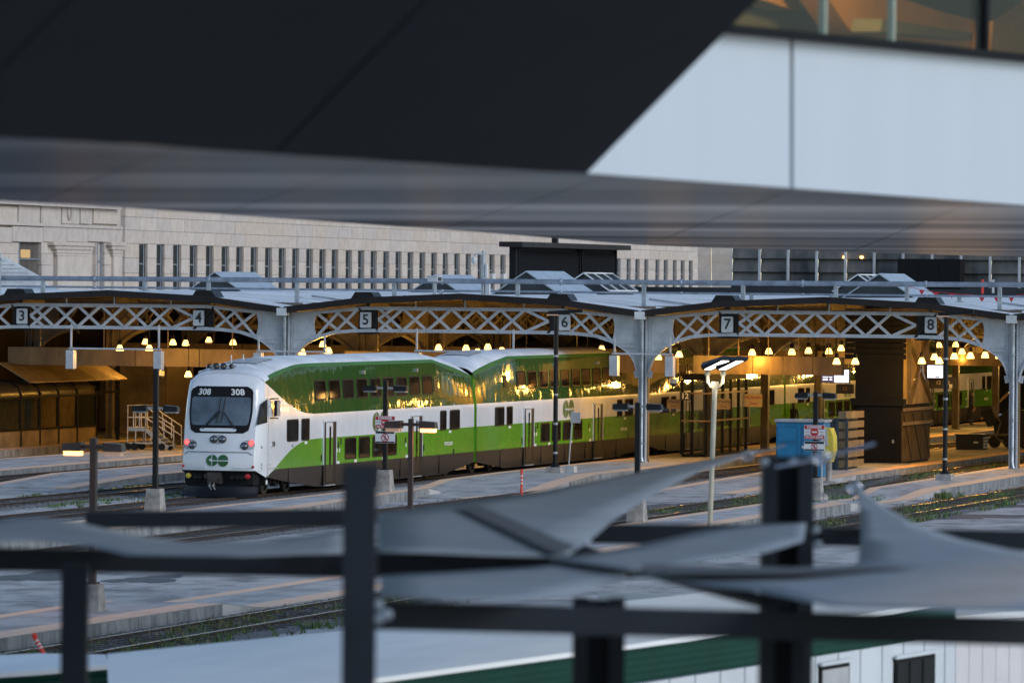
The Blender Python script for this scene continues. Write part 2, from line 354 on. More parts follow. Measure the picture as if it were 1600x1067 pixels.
def platform(profile, kerbs, t_lo=None):
    """profile: (t, left a, right a, top z)"""
    b = MB(); top = []; 
    for t, l, r, z in profile: top.append([(l, t, -.4), (l, t, z), ((l + r) / 2, t, z + .012), (r, t, z), (r, t, -.4)])
    b.grid(top); b.poly(top[0]); b.poly(top[-1])
    root = kind(b.build('platform', M['concrete'], org=(profile[0][1], profile[0][0], 0)), 'structure')
    for sd in (0, 1):
        s = MB(); rows = []
        for t, l, r, z in profile:
            e = r if sd else l; w = (-.8 if sd else .5) * min(1, (r - l) / 3)
            rows.append([(e + w, t, z + .004 + .003), (e, t, z + .006)])
        s.grid(rows); s.build('edge_stripe', M['edge'], root)
    for t0, t1 in kerbs:
        n = max(1, int((t1 - t0) / 1.8))
        for i in range(n):
            ta = t0 + (t1 - t0) * i / n; tb = t0 + (t1 - t0) * (i + 1) / n
            def at_(t):
                for p0, p1 in zip(profile, profile[1:]):
                    if p0[0] <= t <= p1[0]:
                        q = (t - p0[0]) / (p1[0] - p0[0]); return p0[2] + (p1[2] - p0[2]) * q, p0[3] + (p1[3] - p0[3]) * q
                return profile[-1][2], profile[-1][3]
            r0, z0 = at_(ta); r1, z1 = at_(tb); j = random.uniform(0, .014)
            k = MB(); g_ = .012
            k.add([(r0 - .02, ta + g_, -.4), (r0 + .035 + j, ta + g_, -.4), (r0 + .02 + j, ta + g_, z0 - .006), (r0 - .02, ta + g_, z0 - .006),
                   (r1 - .02, tb - g_, -.4), (r1 + .035 + j, tb - g_, -.4), (r1 + .02 + j, tb - g_, z1 - .006), (r1 - .02, tb - g_, z1 - .006)],
                  [(0, 1, 2, 3), (7, 6, 5, 4), (0, 4, 5, 1), (1, 5, 6, 2), (2, 6, 7, 3), (3, 7, 4, 0)])
            k.build('kerb_stone', M['curb'], root)
    return root
H = .17
platform([(96, -46.3, -43.3, H), (124.5, -46.4, -43.3, H), (127, -46.4, -43.3, -.05), (128, -46.4, -43.3, -.09), (165, -46.5, -43.4, -.09), (168, -46.5, -43.6, H),
          (192, -46.6, -43.9, H), (197, -46.4, -44.4, -.09), (203, -46.4, -44.2, -.09), (207, -46.6, -43.9, H), (232, -47.0, -44.2, H), (330, -47.0, -44.2, H)],
         [(96, 124.4), (168, 192), (207, 250)])
platform([(150, -62.3, -59.3, H), (176, -62.4, -59.2, H), (188, -62.6, -60.2, H), (198, -62.9, -61.0, H), (200.5, -63.0, -61.1, -.09)], [(150, 198)])
platform([(196, -61.5, -58.6, -.09), (201, -62.7, -57.7, -.06), (207, -63.3, -58.2, H), (216, -63.8, -59.6, H), (232, -64.0, -59.6, H), (345, -64.0, -59.6, H)], [(207, 262)])
platform([(198, -78.6, -74.9, -.09), (206, -78.7, -74.6, H), (240, -78.8, -74.6, H), (340, -78.8, -74.6, H)], [(206, 235)])
platform([(196, -87.0, -81.2, -.05), (203, -87.0, -81.3, H), (240, -87.0, -82.2, H), (340, -87.0, -82.2, H)], [(203, 240)])
platform([(222, -99, -91.2, H), (340, -99, -91.4, H)], [(222, 265)])
# service apron between the tracks, outside and under the shed
platform([(205, -54.9, -51.2, -.08), (222, -55.2, -51.0, .05), (232, -55.4, -50.9, .10), (330, -55.4, -50.9, .10)], [(224, 262)])

# weeds: blades in clumps along the tracks
def weeds(name, m, areas):
    w = MB()
    for a0, a1, t0, t1, n, h in areas:
        for i in range(n):
            a = random.uniform(a0, a1); t = random.uniform(t0, t1)
            v = math.sin(a * 2.1 + t * .43) + math.sin(t * 1.7 - a) * .6
            v += .7 * math.sin(a * 5.3 + t * 1.1)
            if v < -.1 and random.random() < .9: continue
            for j in range(random.randint(4, 8)):
                an = random.random() * 6.28; l = h * random.uniform(.25, .8); bw = .014
                x, y = a + random.gauss(0, .06), t + random.gauss(0, .08); dx, dy = math.cos(an) * l * .45, math.sin(an) * l * .45
                nx, ny = -math.sin(an) * bw, math.cos(an) * bw; z0 = -.14
                w.add([(x - nx, y - ny, z0), (x + nx, y + ny, z0), (x + dx * .4 + nx, y + dy * .4 + ny, z0 + l * .7), (x + dx * .4 - nx, y + dy * .4 - ny, z0 + l * .7), (x + dx, y + dy, z0 + l)],
                      [(0, 1, 2, 3), (3, 2, 4)])
    return kind(w.build(name, m, fix=False), 'stuff')
weeds('grass', M['grass'], [(-42.6, -40.6, 104, 150, 1500, .20), (-40.8, -39.6, 104, 165, 800, .24), (-49.9, -47.6, 186, 246, 1500, .24), (-42.8, -39.8, 175, 222, 1500, .22),
        (-47.9, -46.8, 172, 205, 500, .2), (-45.8, -44.9, 200, 206, 90, .25), (-43.2, -42.6, 203.2, 205.4, 160, .42), (-71.5, -68.5, 182, 200, 500, .14), (-47.4, -46.4, 104, 120, 350, .2), (-74, -72.8, 190, 205, 300, .14)])
weeds('dry_grass', M['grass_dry'], [(-42.8, -40.2, 104, 150, 700, .26), (-49.9, -47.4, 186, 246, 300, .28), (-43.0, -39.8, 178, 222, 600, .26), (-43.3, -42.5, 203, 205.6, 60, .5)])

# ================================================================ TRAIN
CA = -66.7; HW = 1.5
CAR_Z1, CAR_Z2, CAR_Z3 = 0.93, 1.92, 2.83
def lerp(x, xs, ys):
    if x <= xs[0]: return ys[0]
    for i in range(len(xs) - 1):
        if x <= xs[i + 1]: return ys[i] + (ys[i + 1] - ys[i]) * (x - xs[i]) / (xs[i + 1] - xs[i])
    return ys[-1]
def body(t0, t1, cab, parent):
    """one bilevel coach; returns side(t, z) -> half width"""
    if cab:
        top = lambda t: lerp(t, [t0, t0 + .9, t0 + 1.9, t0 + 4.4, t0 + 5.4, t1 - 5.3, t1], [3.90, 4.06, 4.22, 4.52, 4.55, 4.53, 3.82])
        crown = lambda t: lerp(t, [t0, t0 + .9, t0 + 1.6, t0 + 2.6, t0 + 4.4, t0 + 6.5, t1 - 5.3, t1 - 2.5, t1 - .8, t1], [4.06, 4.36, 4.58, 4.74, 4.86, 4.92, 4.92, 4.74, 4.48, 4.26])
        zg = lambda t: lerp(t, [t0 + 1.1, t0 + 2.1, t0 + 2.8, t0 + 3.7, t0 + 4.3, t0 + 5.0, t0 + 5.9, t0 + 6.7], [.72, 1.04, 1.31, 1.60, 1.73, 1.85, 1.91, 1.92])
        zk = lambda t: lerp(t, [t0 + 1.1, t0 + 1.6], [.70, .93])
        zu = lambda t: lerp(t, [t0 + .9, t0 + 2.1, t0 + 3.1, t0 + 3.8, t0 + 4.6, t0 + 5.4, t0 + 6.4], [4.06, 3.67, 3.33, 3.15, 2.97, 2.87, 2.83])
        sill = lambda t: lerp(t, [t0 + .9, t0 + 1.1, t0 + 3.4, t0 + 6.6, t0 + 7.6, t1 - 7, t1 - 4.0, t1], [.66, .66, .42, .16, .14, .14, .15, .50])
    else:
        top = lambda t: lerp(t, [t0, t0 + 4.9, t1 - 5.3, t1], [3.95, 4.57, 4.55, 3.82])
        crown = lambda t: lerp(t, [t0, t0 + .8, t0 + 2.5, t0 + 4.9, t1 - 5.3, t1 - 2.5, t1 - .8, t1], [4.34, 4.58, 4.82, 4.92, 4.92, 4.74, 4.48, 4.26])
        zg = lambda t: 1.92
        zk = lambda t: .93
        zu = lambda t: 2.83
        sill = lambda t: lerp(t, [t0, t0 + 4.0, t0 + 7, t1 - 7, t1 - 4.0, t1], [.50, .15, .14, .14, .15, .50])
    def hw(t, z):
        e = min(t - t0 if not cab else 9, t1 - t); k = max(0, 1 - e / 5.3)
        u = max(0, z - 2.72)
        w = HW - u * .077 - max(0, z - 2.72) * k * .05
        if z < .9: w -= (.9 - z) * .04
        return w
    ts = sorted(set([round(t0 + (.9 if cab else 0) + x, 3) for x in [i * .55 for i in range(int((t1 - t0) / .55) + 1)] if t0 + (.9 if cab else 0) + x < t1] + [t1, t1 - 5.3, t0 + 4.9, t0 + 1.1 if cab else t0 + 4]))
    for sd in (1, -1):
        for name, mt, rows_ in (('skirt', 'train_skirt', (lambda t: sill(t), lambda t: max(sill(t), min(zk(t), zg(t))))),
                                ('lower_green_panel', 'train_green', (lambda t: max(sill(t), min(zk(t), zg(t))), lambda t: zg(t))),
                                ('white_panel', 'train_white', (lambda t: zg(t), lambda t: min(zu(t), top(t)))),
                                ('upper_green_panel', 'train_dgreen', (lambda t: min(zu(t), top(t)), lambda t: top(t)))):
            b = MB(); cols = []
            for t in ts:
                lo, hi = rows_[0](t), rows_[1](t)
                zz = [lo + (hi - lo) * k / 4 for k in range(5)]
                if lo < 2.72 < hi: zz[2] = 2.72; zz[1] = (lo + 2.72) / 2; zz[3] = (hi + 2.72) / 2
                cols.append([(CA + sd * hw(t, z), t, z) for z in zz])
            b.grid(cols); b.build(name, M[mt], parent, fix=False)
    # cant rail (rounded green shoulder) and roof
    b = MB(); cols = []
    for t in ts:
        zt, zc = top(t), crown(t); w = hw(t, zt); r = []
        for fx, fz in ((1, 0), (.985, .16), (.955, .32), (.90, .48), (.80, .68), (.60, .86), (.32, .97), (0, 1)):
            r.append((fx * w, zt + (zc - zt) * fz))
        cols.append([(CA + x, t, z) for x, z in r] + [(CA - x, t, z) for x, z in r[::-1][1:]])
    b.grid(cols)
    b.build('roof', M['train_roof'], parent, fix=False, angle=60)
    sh = MB()
    for sd in (1, -1):
        cols = []
        for t in ts:
            if cab and t < t0 + 1.3: continue
            zt, zc = top(t), crown(t); w = hw(t, zt)
            cols.append([(CA + sd * (w + .004), t, zt), (CA + sd * (w * .985 + .006), t, zt + (zc - zt) * .16 + .004), (CA + sd * (w * .955 + .004), t, zt + (zc - zt) * .32 + .006)])
        sh.grid(cols)
    sh.build('cant_rail', M['cant_green'], parent, fix=False)
    # end walls
    for t in ([t1] if cab else [t0, t1]):
        b = MB(); zt = top(t); pts = [(CA - hw(t, z), t, z) for z in (sill(t), 2.72, zt)] + [(CA, t, crown(t))] + [(CA + hw(t, z), t, z) for z in (zt, 2.72, sill(t))]
        b.poly(pts)
        b.build('end_wall', M['train_green'], parent, fix=False)
    return hw, top, crown

def side_patch(pts2, hw, off, thick=0):       # outline in (t, z) on the right-hand flank
    return [(CA + hw(t, z) + off, t, z) for t, z in pts2]
def window(hw, t, z, w, h, parent, name='window', r=.10):
    o = rrect(w, h, r); i = rrect(w - .10, h - .10, r * .7)
    f = MB(); n = len(o)
    O = side_patch([(t + x, z + y) for x, y in o], hw, .004); O2 = side_patch([(t + x, z + y) for x, y in o], hw, .022)
    I2 = side_patch([(t + x, z + y) for x, y in i], hw, .022); I = side_patch([(t + x, z + y) for x, y in i], hw, .006)
    f.add(O + O2 + I2 + I, [(k + a * n, (k + 1) % n + a * n, (k + 1) % n + (a + 1) * n, k + (a + 1) * n) for a in range(3) for k in range(n)])
    fr = f.build(name, M['winframe'], parent)
    p = MB(); p.poly(side_patch([(t + x, z + y) for x, y in i], hw, .009)); p.build('pane', M['win'], fr, fix=False)
def door(hw, t, parent, zt=2.50):
    w = .74
    d = MB()
    # dark recess, livery leaf and the open step gap on the right
    d.mi(0).box(CA + HW + .002, CA + HW + .03, t - w, t + w, .20, zt)
    root = d.build('door', M['black'], parent)
    f = MB()
    for x in (-w - .03, w - .02): f.box(CA + HW + .002, CA + HW + .045, t + x, t + x + .05, .93, zt)
    f.box(CA + HW + .002, CA + HW + .06, t - w - .06, t + w + .06, zt, zt + .07)
    f.build('door_frame', M['train_white'], root)
    l = MB()
    l.mi(0).box(CA + HW + .03, CA + HW + .040, t - w + .25, t + w * .42, 1.92, zt - .02)
    l.mi(1).box(CA + HW + .03, CA + HW + .040, t - w + .25, t + w * .42, .93, 1.92)
    l.mi(2).box(CA + HW + .03, CA + HW + .040, t - w + .25, t + w * .42, .30, .93)
    l.build('door_leaf', [M['train_white'], M['train_green'], M['train_skirt']], root)
    s = MB()
    o = rrect(.20, 1.45, .09); s.prism([(CA + HW + .041, t - .02 + x, 1.62 + y) for x, y in o], (.008, 0, 0))
    o = rrect(.10, 1.3, .045); s.prism([(CA + HW + .031, t - w + .12 + x, 1.62 + y) for x, y in o], (.008, 0, 0))
    s.build('door_window', M['win'], root)
    e = MB(); e.box(CA + HW, CA + HW + .09, t - w * .9, t + w * .7, .16, .20); e.build('door_step', M['alu'], root)
def side_logo(hw, tc, zc, R_, sx, parent):
    # a ring-shaped pair of letters: G as half disc + two quarters, O split by a bar
    def disc(cx, a0, a1, gx, gy, sq=False):
        if sq: pts = [(0, 0), (R_, 0), (R_, -R_ * .35), (R_ * .72, -R_ * .69), (0, -R_)]
        else: pts = [(0, 0)] * (0 if a1 - a0 > 170 else 1) + [(R_ * math.cos(R(a)), R_ * math.sin(R(a))) for a in [a0 + (a1 - a0) * k / 14 for k in range(15)]]
        return [((x + gx) * sx + cx, y + gy) for x, y in pts]
    g_ = R_ * .09
    shapes = [disc(tc - R_ * sx * 1.08, 90, 270, -g_, 0), disc(tc - R_ * sx * 1.08, 0, 90, g_, g_), disc(tc - R_ * sx * 1.08, 0, 0, g_, -g_, True),
              disc(tc + R_ * sx * 1.08, 0, 180, 0, g_), disc(tc + R_ * sx * 1.08, 180, 360, 0, -g_)]
    return shapes
def bogie(tc, parent):
    b = MB()
    for s in (-1, 1):
        b.box(CA + s * 1.12 - .07, CA + s * 1.12 + .07, tc - 1.75, tc + 1.75, .42, .62)
        b.prism([(CA + s * 1.20, tc + x, z) for x, z in ((-.75, .62), (.75, .62), (.5, .78), (-.5, .78))], (.06 * s, 0, 0))
        for x in (-1.25, 1.25):
            b.box(CA + s * 1.2 - .1, CA + s * 1.2 + .1, tc + x - .18, tc + x + .18, .30, .58)
        for x in (-.5, .5): b.lathe((CA + s * 1.22, tc + x, .34), [(.0, 0), (.11, 0), (.11, .36), (0, .36)], 10)
    r = b.build('bogie', M['train_under'], parent)
    for x in (-1.25, 1.25):
        w = MB()
        for s in (-1, 1):
            w.lathe((CA + s * .76, tc + x, .42), [(0.0, -.07), (.42, -.07), (.45, -.02), (.42, .07), (.30, .07), (.26, .03), (.1, .05), (0, .05)] if s > 0 else [(0, .07), (.42, .07), (.45, .02), (.42, -.07), (0, -.07)], 24, 'x')
        w.bar((CA - .7, tc + x, .42), (CA + .7, tc + x, .42), .14)
        w.build('wheelset', M.setdefault('wheel', mat('wheel_steel', (0.06, 0.05, 0.045), 0.4, 0.6, 0.2, 3)), r)

def underbits(t0, t1, parent):
    u = MB()
    u.box(CA - 1.3, CA + 1.3, t0 + .3, t1 - .3, .62, 1.0)
    for i in range(7):
        x = t0 + 1 + random.random() * 1.5 + i * .35
        u.box(CA + 1.0, CA + 1.34, x, x + .2, .35 + random.random() * .1, .7)
    for x in (t1 - .9, t1 - .45, t0 + .45):
        u.tube([(CA + 1.05, x, .75), (CA + 1.15, x + .1, .35), (CA + 1.05, x + .25, .62)], .05, 6)
    u.build('underframe', M['train_under'], parent)
    for x in (t1 - 1.0, t1 - .35):
        c = MB(); c.lathe((CA + 1.25, x, .48), [(0, -.05), (.09, -.05), (.1, .2), (.05, .3), (0, .3)], 10)
        c.build('air_canister', M['alu'], parent)

LABELS = ['white-nosed cab car leading the train, with big windshield and red tail lights',
          'second coach, half outside the shed behind the tall black mast',
          'third coach, amber lit under the shed behind the middle riveted column',
          'fourth coach, behind the glazed enclosure and charcoal tower under the shed',
          'fifth coach, furthest right, behind the dark standing figure']
for ci in range(5):
    t0 = 191.1 if ci == 0 else 217.75 + .35 + (ci - 1) * 26.36; t1 = 217.75 + ci * 26.36
    if ci: t1 -= 0.0
    root = thing('cab_car' if ci == 0 else 'train_coach', (CA, t0, 0), LABELS[ci], 'train car', 'coaches of the green and white train')
    hw, top, crown = body(t0, t1, ci == 0, root)
    c = t1 - 13.2 if ci == 0 else t0 + 12.82
    door(hw, c - 5.37, root); door(hw, c + 5.37, root)
    uw = [c - 6.28 + 1.665 * k for k in range(9)]
    for t in uw: window(hw, t, 3.68, 1.30 if True else 1, .74, root)
    for t in (c - 2.85, c - 1.17, c + .52, c + 2.2): window(hw, t, 1.465, 1.34, .80, root)
    if ci == 0:
        window(hw, 194.9, 2.28, 1.30, .80, root); window(hw, 196.36, 2.28, .92, .80, root)
    else:
        window(hw, c - 9.6, 2.26, 1.34, .78, root); window(hw, c - 8.15, 2.26, .86, .78, root)
    window(hw, c + 8.95, 2.26, .84, .78, root); window(hw, c + 10.5, 2.26, 1.36, .78, root)
    for t in ((c + 8.1,) if ci == 0 else (c - 8.6, c + 8.1)):
        v = MB(); v.prism([(CA + hw(t, 3.6 + y) + .003, t + x, 3.66 + y) for x, y in rrect(.42, .52, .05)], (.015, 0, 0)); v.build('vent_grille', M['winframe'] if ci else M['train_skirt'], root)
    # small side lamps, gutter line and equipment marks
    s = MB()
    for t in (c - 1.1, c + 5.6): s.box(CA + hw(t, 4.25), CA + hw(t, 4.25) + .10, t - .06, t + .06, 4.20, 4.34)
    kind(s.build('marker_lamps', M['alu'], root), 'stuff')
    s = MB(); s.bar((CA + hw(c, 3.12) + .004, t0 + 6.5, 3.12), (CA + hw(c, 3.12) + .004, t1 - 5.3, 3.12), .02, .02)
    s.bar((CA + hw(t1 - .1, 3.12) + .006, t1 - .1, 3.12), (CA + hw(c, 3.12) + .004, t1 - 5.3, 3.12), .02, .02)
    s.build('body_rib', M['train_dgreen'], root)
    s = MB()
    for t in (c - 8.1, c - 2.2, c - 4.3, c + 4.2, c + 9.9, c + 1.2):
        z = 1.84 if abs(t - c) > 7 else 1.02
        s.prism([(CA + HW + .002, t + x, z + y - .04) for x, y in rrect(.3, .10, .02)], (.004, 0, 0))
    for t in (c - 4.45, c - 4.15, c + 4.1): s.box(CA + HW, CA + HW + .01, t - .05, t + .05, 1.35, 1.5)
    kind(s.build('label_plates', M['logo_white'], root), 'stuff')
    s = MB()
    for t, z in ((c - 4.3, 1.62), (c - 4.0, 1.75), (c + 4.0, 1.6), (c - 6.3, 1.2), (c + 6.4, 1.25), (c + 10.4, .99)): s.box(CA + HW, CA + HW + .012, t - .06, t + .06, z - .12, z + .12)
    for t in (t0 + 3.4, c - 3.4, c + .2, c + 3.4, c + 8.5): s.box(CA + HW - .02, CA + HW + .006, t - .012, t + .012, .2, .9)
    kind(s.build('hatch_marks', M['winframe'], root), 'stuff')
    # roof hatches
    for t in ((t0 + 3.0,) if ci == 0 else (t0 + 2.6,)):
        hp = MB(); z0 = lambda x, t_: top(t_) + (crown(t_) - top(t_)) * lerp(abs(x), [0, .45, .85, 1.2], [1, .97, .86, .6]) + .03
        hp.grid([[(CA + x, tt, z0(x, tt)) for x in (-.62, -.3, 0, .3, .62)] for tt in (t - .7, t, t + .7, t + 1.2)])
        hp.build('roof_hatch', M['hatch'], root, fix=False)
    # big logo on the white band, lettering, number
    for shp in [0]:
        lg = MB(); wl = MB()
        for k, sh_ in enumerate(side_logo(hw, c + .72, 2.37, .36, 1.12, root)):
            lg.prism([(CA + HW + .004, x, 2.37 + y) for x, y in sh_], (.003, 0, 0))
        lg.build('logo', M['logo'], root)
    text('METROLINX', .20, side(CA + HW + .008, c + 9.7, 1.33), M['wtext'], root, bold=.004)
    if ci == 0:
        text('308', .26, side(CA + HW + .006, 192.78, 1.83), M['ink'], root, bold=.006, squeeze=.9)
        text('308', .13, side(CA + HW + .006, 194.9, 1.72), M['ink'], root)
    bogie(t0 + 3.9 if ci == 0 else t0 + 2.9, root); bogie(t1 - 2.9, root); underbits(t0, t1, root)
    if ci:
        gm = MB()        # gangway bellows between this coach and the one in front
        for k in range(5):
            y0 = t0 - .34 + k * .07; e = .06 if k % 2 else 0
            gm.box(CA - 1.30 + e, CA + 1.44 - e, y0, y0 + .06, .9, 3.80 - e)
        gm.build('gangway', M['train_green'], root)
    if ci == 0:
        # ------------------------------------------------ the cab front
        def nose(u, z, off=0):
            """u -1..1 across, z height: rounded, raked face with swept corners"""
            t = 190.95 + max(0, z - 1.3) * .17 + max(0, z - 3.85) * .9
            wz = HW - max(0, z - 2.72) * .077 - max(0, z - 3.7) * .35
            k = abs(u); fl = .86
            if k <= fl: q = k / fl; x = q * (wz - .16); dt = .16 * q * q
            else: q = (k - fl) / (1 - fl); x = wz - .16 + (.16 + hw(193, min(z, 4.06)) - wz) * (1 - (1 - q) ** 1.6); dt = .16 + (192.0 - t - .16) * (q ** 1.25)
            return Vector((CA + (x + off * k * .3) * (1 if u >= 0 else -1), t + dt - off, z))
        us = [-1 + 2 * i / 40 for i in range(41)]
        zs = [.92, 1.1, 1.3, 1.6, 1.9, 2.2, 2.6, 3.0, 3.4, 3.75, 3.9, 3.99, 4.06]
        f = MB(); f.grid([[nose(u, z) for u in us] for z in zs])
        # lower corner cheeks sweep below the bumper line
        for s in (-1, 1):
            f.poly([nose(s * .88, .92), nose(s * 1.0, .92), Vector((CA + s * HW, 192.0, .66))])
            f.poly([nose(s * 1.0, .92), Vector((CA + s * HW, 192.0, .92)), Vector((CA + s * HW, 192.0, .66))])
        # brow up to the roof
        last = [nose(u, 4.06) for u in us]; rows = [last]
        for q in (.33, .66, 1):
            rw = []
            for i, u in enumerate(us):
                k = abs(u); wz = hw(192.0, 4.06); zt, zc = top(192.0), crown(192.0)
                xx = wz * k; zz = zt + (zc - zt) * lerp(k, [0, .32, .60, .80, .90, 1], [1, .97, .86, .68, .48, 0])
                e = Vector((CA + (xx if u > 0 else -xx), 192.02, zz))
                v = last[i].lerp(e, q); v.z += math.sin(q * math.pi) * .06 * (1 - k ** 4); rw.append(v)
            rows.append(rw)
        f.grid(rows)
        f.build('cab_front', M['train_white'], root, fix=False, angle=40)
        def patch(z0, z1, ul, ur, r, off, nz=16, nu=18):
            rows = []
            for i in range(nz + 1):
                z = z0 + (z1 - z0) * i / nz; d = min(z - z0, z1 - z); ins = 0
                if d < r: ins = r - math.sqrt(max(0, r * r - (r - d) ** 2))
                a, b_ = ul(z) + ins / 1.4, ur(z) - ins / 1.4
                rows.append([nose(a + (b_ - a) * j / nu, z, off) for j in range(nu + 1)])
            return rows
        hwz = lambda z: lerp(z, [2.25, 3.0, 3.9], [.69, .775, .80])
        w = MB(); w.grid(patch(2.24, 3.90, lambda z: -hwz(z), hwz, .16, .012))
        wr = w.build('windshield', M['winframe'], root, fix=False)
        w = MB(); w.grid(patch(2.52, 3.52, lambda z: -hwz(z) + .05, lambda z: hwz(z) - .05, .05, .02)); w.build('glass', M['shield'], wr, fix=False)
        w = MB(); w.grid(patch(2.30, 2.42, lambda z: -.46, lambda z: .42, .06, .035, 6, 8)); w.build('wiper_cowl', M['train_white'], wr, fix=False)
        for u0, u1, z1_ in ((-.40, -.02, 3.04), (-.36, .03, 3.02), (.37, .08, 3.02), (.40, .10, 3.0)):
            w = MB(); w.tube([nose(u0, 2.40, .05), nose(u1, z1_, .07)], .014, 6); w.build('wiper_arm', M['ink'], wr)
        for u0, u1, za, zb in ((-.06, .02, 2.6, 3.5), (.05, .13, 2.6, 3.5)):
            w = MB(); w.tube([nose(u0, za, .055), nose(u1, zb, .055)], .018, 6); w.build('wiper_blade', M['ink'], wr)
        # side cab window on the swept corner, grab panels and mirror
        w = MB(); w.prism([(CA + HW + .003, 191.99 + 0.02, 2.62), (CA + HW + .003, 192.0, 3.45), (CA + HW - .06, 191.55, 3.3), (CA + HW - .10, 191.25, 2.55)], (.02, 0, 0))
        w.build('cab_side_window', M['win'], root)
        mr = MB(); mr.box(CA + HW + .08, CA + HW + .17, 192.6, 192.95, 2.84, 3.40); mr.bar((CA + HW, 192.35, 3.45), (CA + HW + .2, 192.7, 3.47), .04).bar((CA + HW, 192.35, 2.78), (CA + HW + .2, 192.7, 2.76), .04)
        m_ = mr.build('wing_mirror', M['winframe'], root)
        mr = MB(); mr.box(CA + HW + .17, CA + HW + .185, 192.62, 192.97, 2.86, 3.38); mr.build('mirror_face', M['alu'], m_)
        for x, z in ((191.6, 1.77), (192.45, 1.77), (191.6, 1.15), (192.4, 1.15)):
            bt = MB(); bt.lathe((CA + HW - (.03 if x < 192 else 0), x, z), [(.06, 0), (.05, .03), (0, .035)], 10, 'x'); bt.build('stud', M['train_white'], root)
        pn = MB(); pn.box(CA + HW, CA + HW + .004, 192.17, 192.2, .68, 3.8); pn.bar((CA + HW + .002, 192.2, 3.2), (CA + HW + .002, 196.5, 3.2), .006, .012); pn.box(CA + HW, CA + HW + .004, 192.2, 193.4, .96, .98); pn.build('panel_seam', M['alu'], root)
        # headlights, tail lights
        def lamp(u, z, r, mt, nm, ring='chrome', depth=.03):
            c_ = nose(u, z, .0); b_ = MB(); b_.lathe(c_, [(r * 1.25, .01), (r * 1.2, -.03), (r, -.03)], 18, 'y')
            o_ = b_.build(nm, M[ring], root); b_ = MB(); b_.lathe(c_, [(r, -.028), (r * .6, -.028 - r * .35), (0, -.028 - r * .5)], 18, 'y'); b_.build('lens', M[mt], o_)
        lamp(-.10, 2.02, .11, 'chrome', 'headlight', 'steel_dark'); lamp(.10, 2.02, .11, 'chrome', 'headlight', 'steel_dark')
        w = MB(); w.grid(patch(1.86, 2.18, lambda z: -.21, lambda z: .21, .15, .008, 8, 10)); w.build('headlight_panel', M['hatch'], root, fix=False)
        for s in (-1, 1):
            w = MB(); w.grid(patch(1.66, 2.00, lambda z: (s * .69) - .17 + (.03 if s > 0 else -.0), lambda z: (s * .69) + .17, .16, .008, 8, 8)); w.build('lamp_recess', M['hatch'], root, fix=False)
            lamp(s * .62, 1.79, .115, 'chrome', 'ditch_light', 'steel_dark'); lamp(s * .775, 1.90, .085, 'redlit', 'tail_light', 'pinkrim')
            lamp(s * .84, 1.06, .04, 'red', 'reflector', 'red')
        # hood panel groove, grab irons, logo, numbers
        gz = MB(); gp = [(-.97, .98), (-.80, 1.50), (-.72, 1.58), (.72, 1.58), (.80, 1.50), (.95, .98)]
        gp2 = [nose(u, z, .012) for u, z in gp[:3]] + [nose(-.72 + 1.44 * k / 8, 1.58, .012) for k in range(1, 8)] + [nose(u, z, .012) for u, z in gp[3:]]
        gz.tube(gp2, .022, 6); gz.build('hood_groove', M['hatch'], root)
        for u in (-.62, .42):
            gr = MB(); gr.tube([nose(u, 1.03, 0), nose(u, 1.03, .07), nose(u + .36, 1.03, .07), nose(u + .36, 1.03, 0)], .016, 6); gr.build('grab_iron', M['train_white'], root)
        lg = MB()
        for sh_ in side_logo(hw, 0, 0, .195, 1.0, root):
            lg.add([nose((x + .02) / (HW - .16) * .86, 1.27 + y, .012) for x, y in sh_], [tuple(range(len(sh_)))])
        lg.build('logo', M['logo'], root, fix=False)
        for xc in (-.66, .66):
            text('308', .30, lambda x, y, xc=xc: nose((xc + x) / (HW - .16) * .86, 3.69 + y, .028), M['wtext'], root, bold=.008, squeeze=1.15)
        # horns and roof rails
        for k, (x, l, r) in enumerate(((-.45, .5, .09), (-.2, .62, .12), (.08, .62, .12), (.38, .5, .09))):
            hn = MB(); c_ = Vector((CA - .35 + x, 192.35, 4.60 - .0)); hn.lathe(c_, [(r, 0), (r * .9, .03), (r * .5, .2), (.03, l), (0, l)], 14, 'y'); hn.lathe(c_, [(r * .85, .02), (.04, .12), (0, .12)], 14, 'y')
            hn.box(c_.x - .03, c_.x + .03, c_.y + .2, c_.y + .26, 4.42, 4.60)
            hn.build('horn', M['brown_post'] if 0 else M['chrome'], root)
        for pts in (((-1.0, 192.6, 4.45), (-1.0, 192.6, 4.62), (-.4, 192.6, 4.72)), ((.45, 192.5, 4.6), (.55, 192.5, 4.7), (1.05, 192.7, 4.5)), ((.7, 193.6, 4.7), (.75, 193.6, 4.76), (1.1, 193.7, 4.62)), ((-1.15, 192.2, 4.28), (-1.15, 192.2, 4.42), (-1.1, 192.9, 4.5))):
            q = MB(); q.tube([(CA + a, t, z - .03) for a, t, z in pts], .018, 5); q.build('roof_handrail', M['train_white'], root)
        an = MB(); an.bar((CA - .2, 193.0, 4.7), (CA - .2, 193.0, 5.0), .03); an.bar((CA + 0.05, 193.6, 4.8), (CA + .05, 193.6, 5.02), .03); an.build('antenna', M['train_white'], root)
        # coupler pocket, lights below the bumper, snow plough
        q = MB(); q.box(CA - 1.28, CA + 1.28, 191.2, 191.9, .42, .94); q.box(CA - 1.36, CA + 1.36, 191.12, 191.3, .86, .93); q.build('buffer_beam', M['train_under'], root)
        q = MB(); q.box(CA - .35, CA + .15, 190.95, 191.3, .45, .85).box(CA - .2, CA + .02, 190.7, 191.1, .5, .72); q.lathe((CA - .45, 191.1, .7), [(0, 0), (.1, 0), (.1, .1), (0, .1)], 10, 'y'); q.build('coupler', M.setdefault('coupler', mat('coupler_steel', (.07, .06, .055), .5, .5, .3, 5)), root)
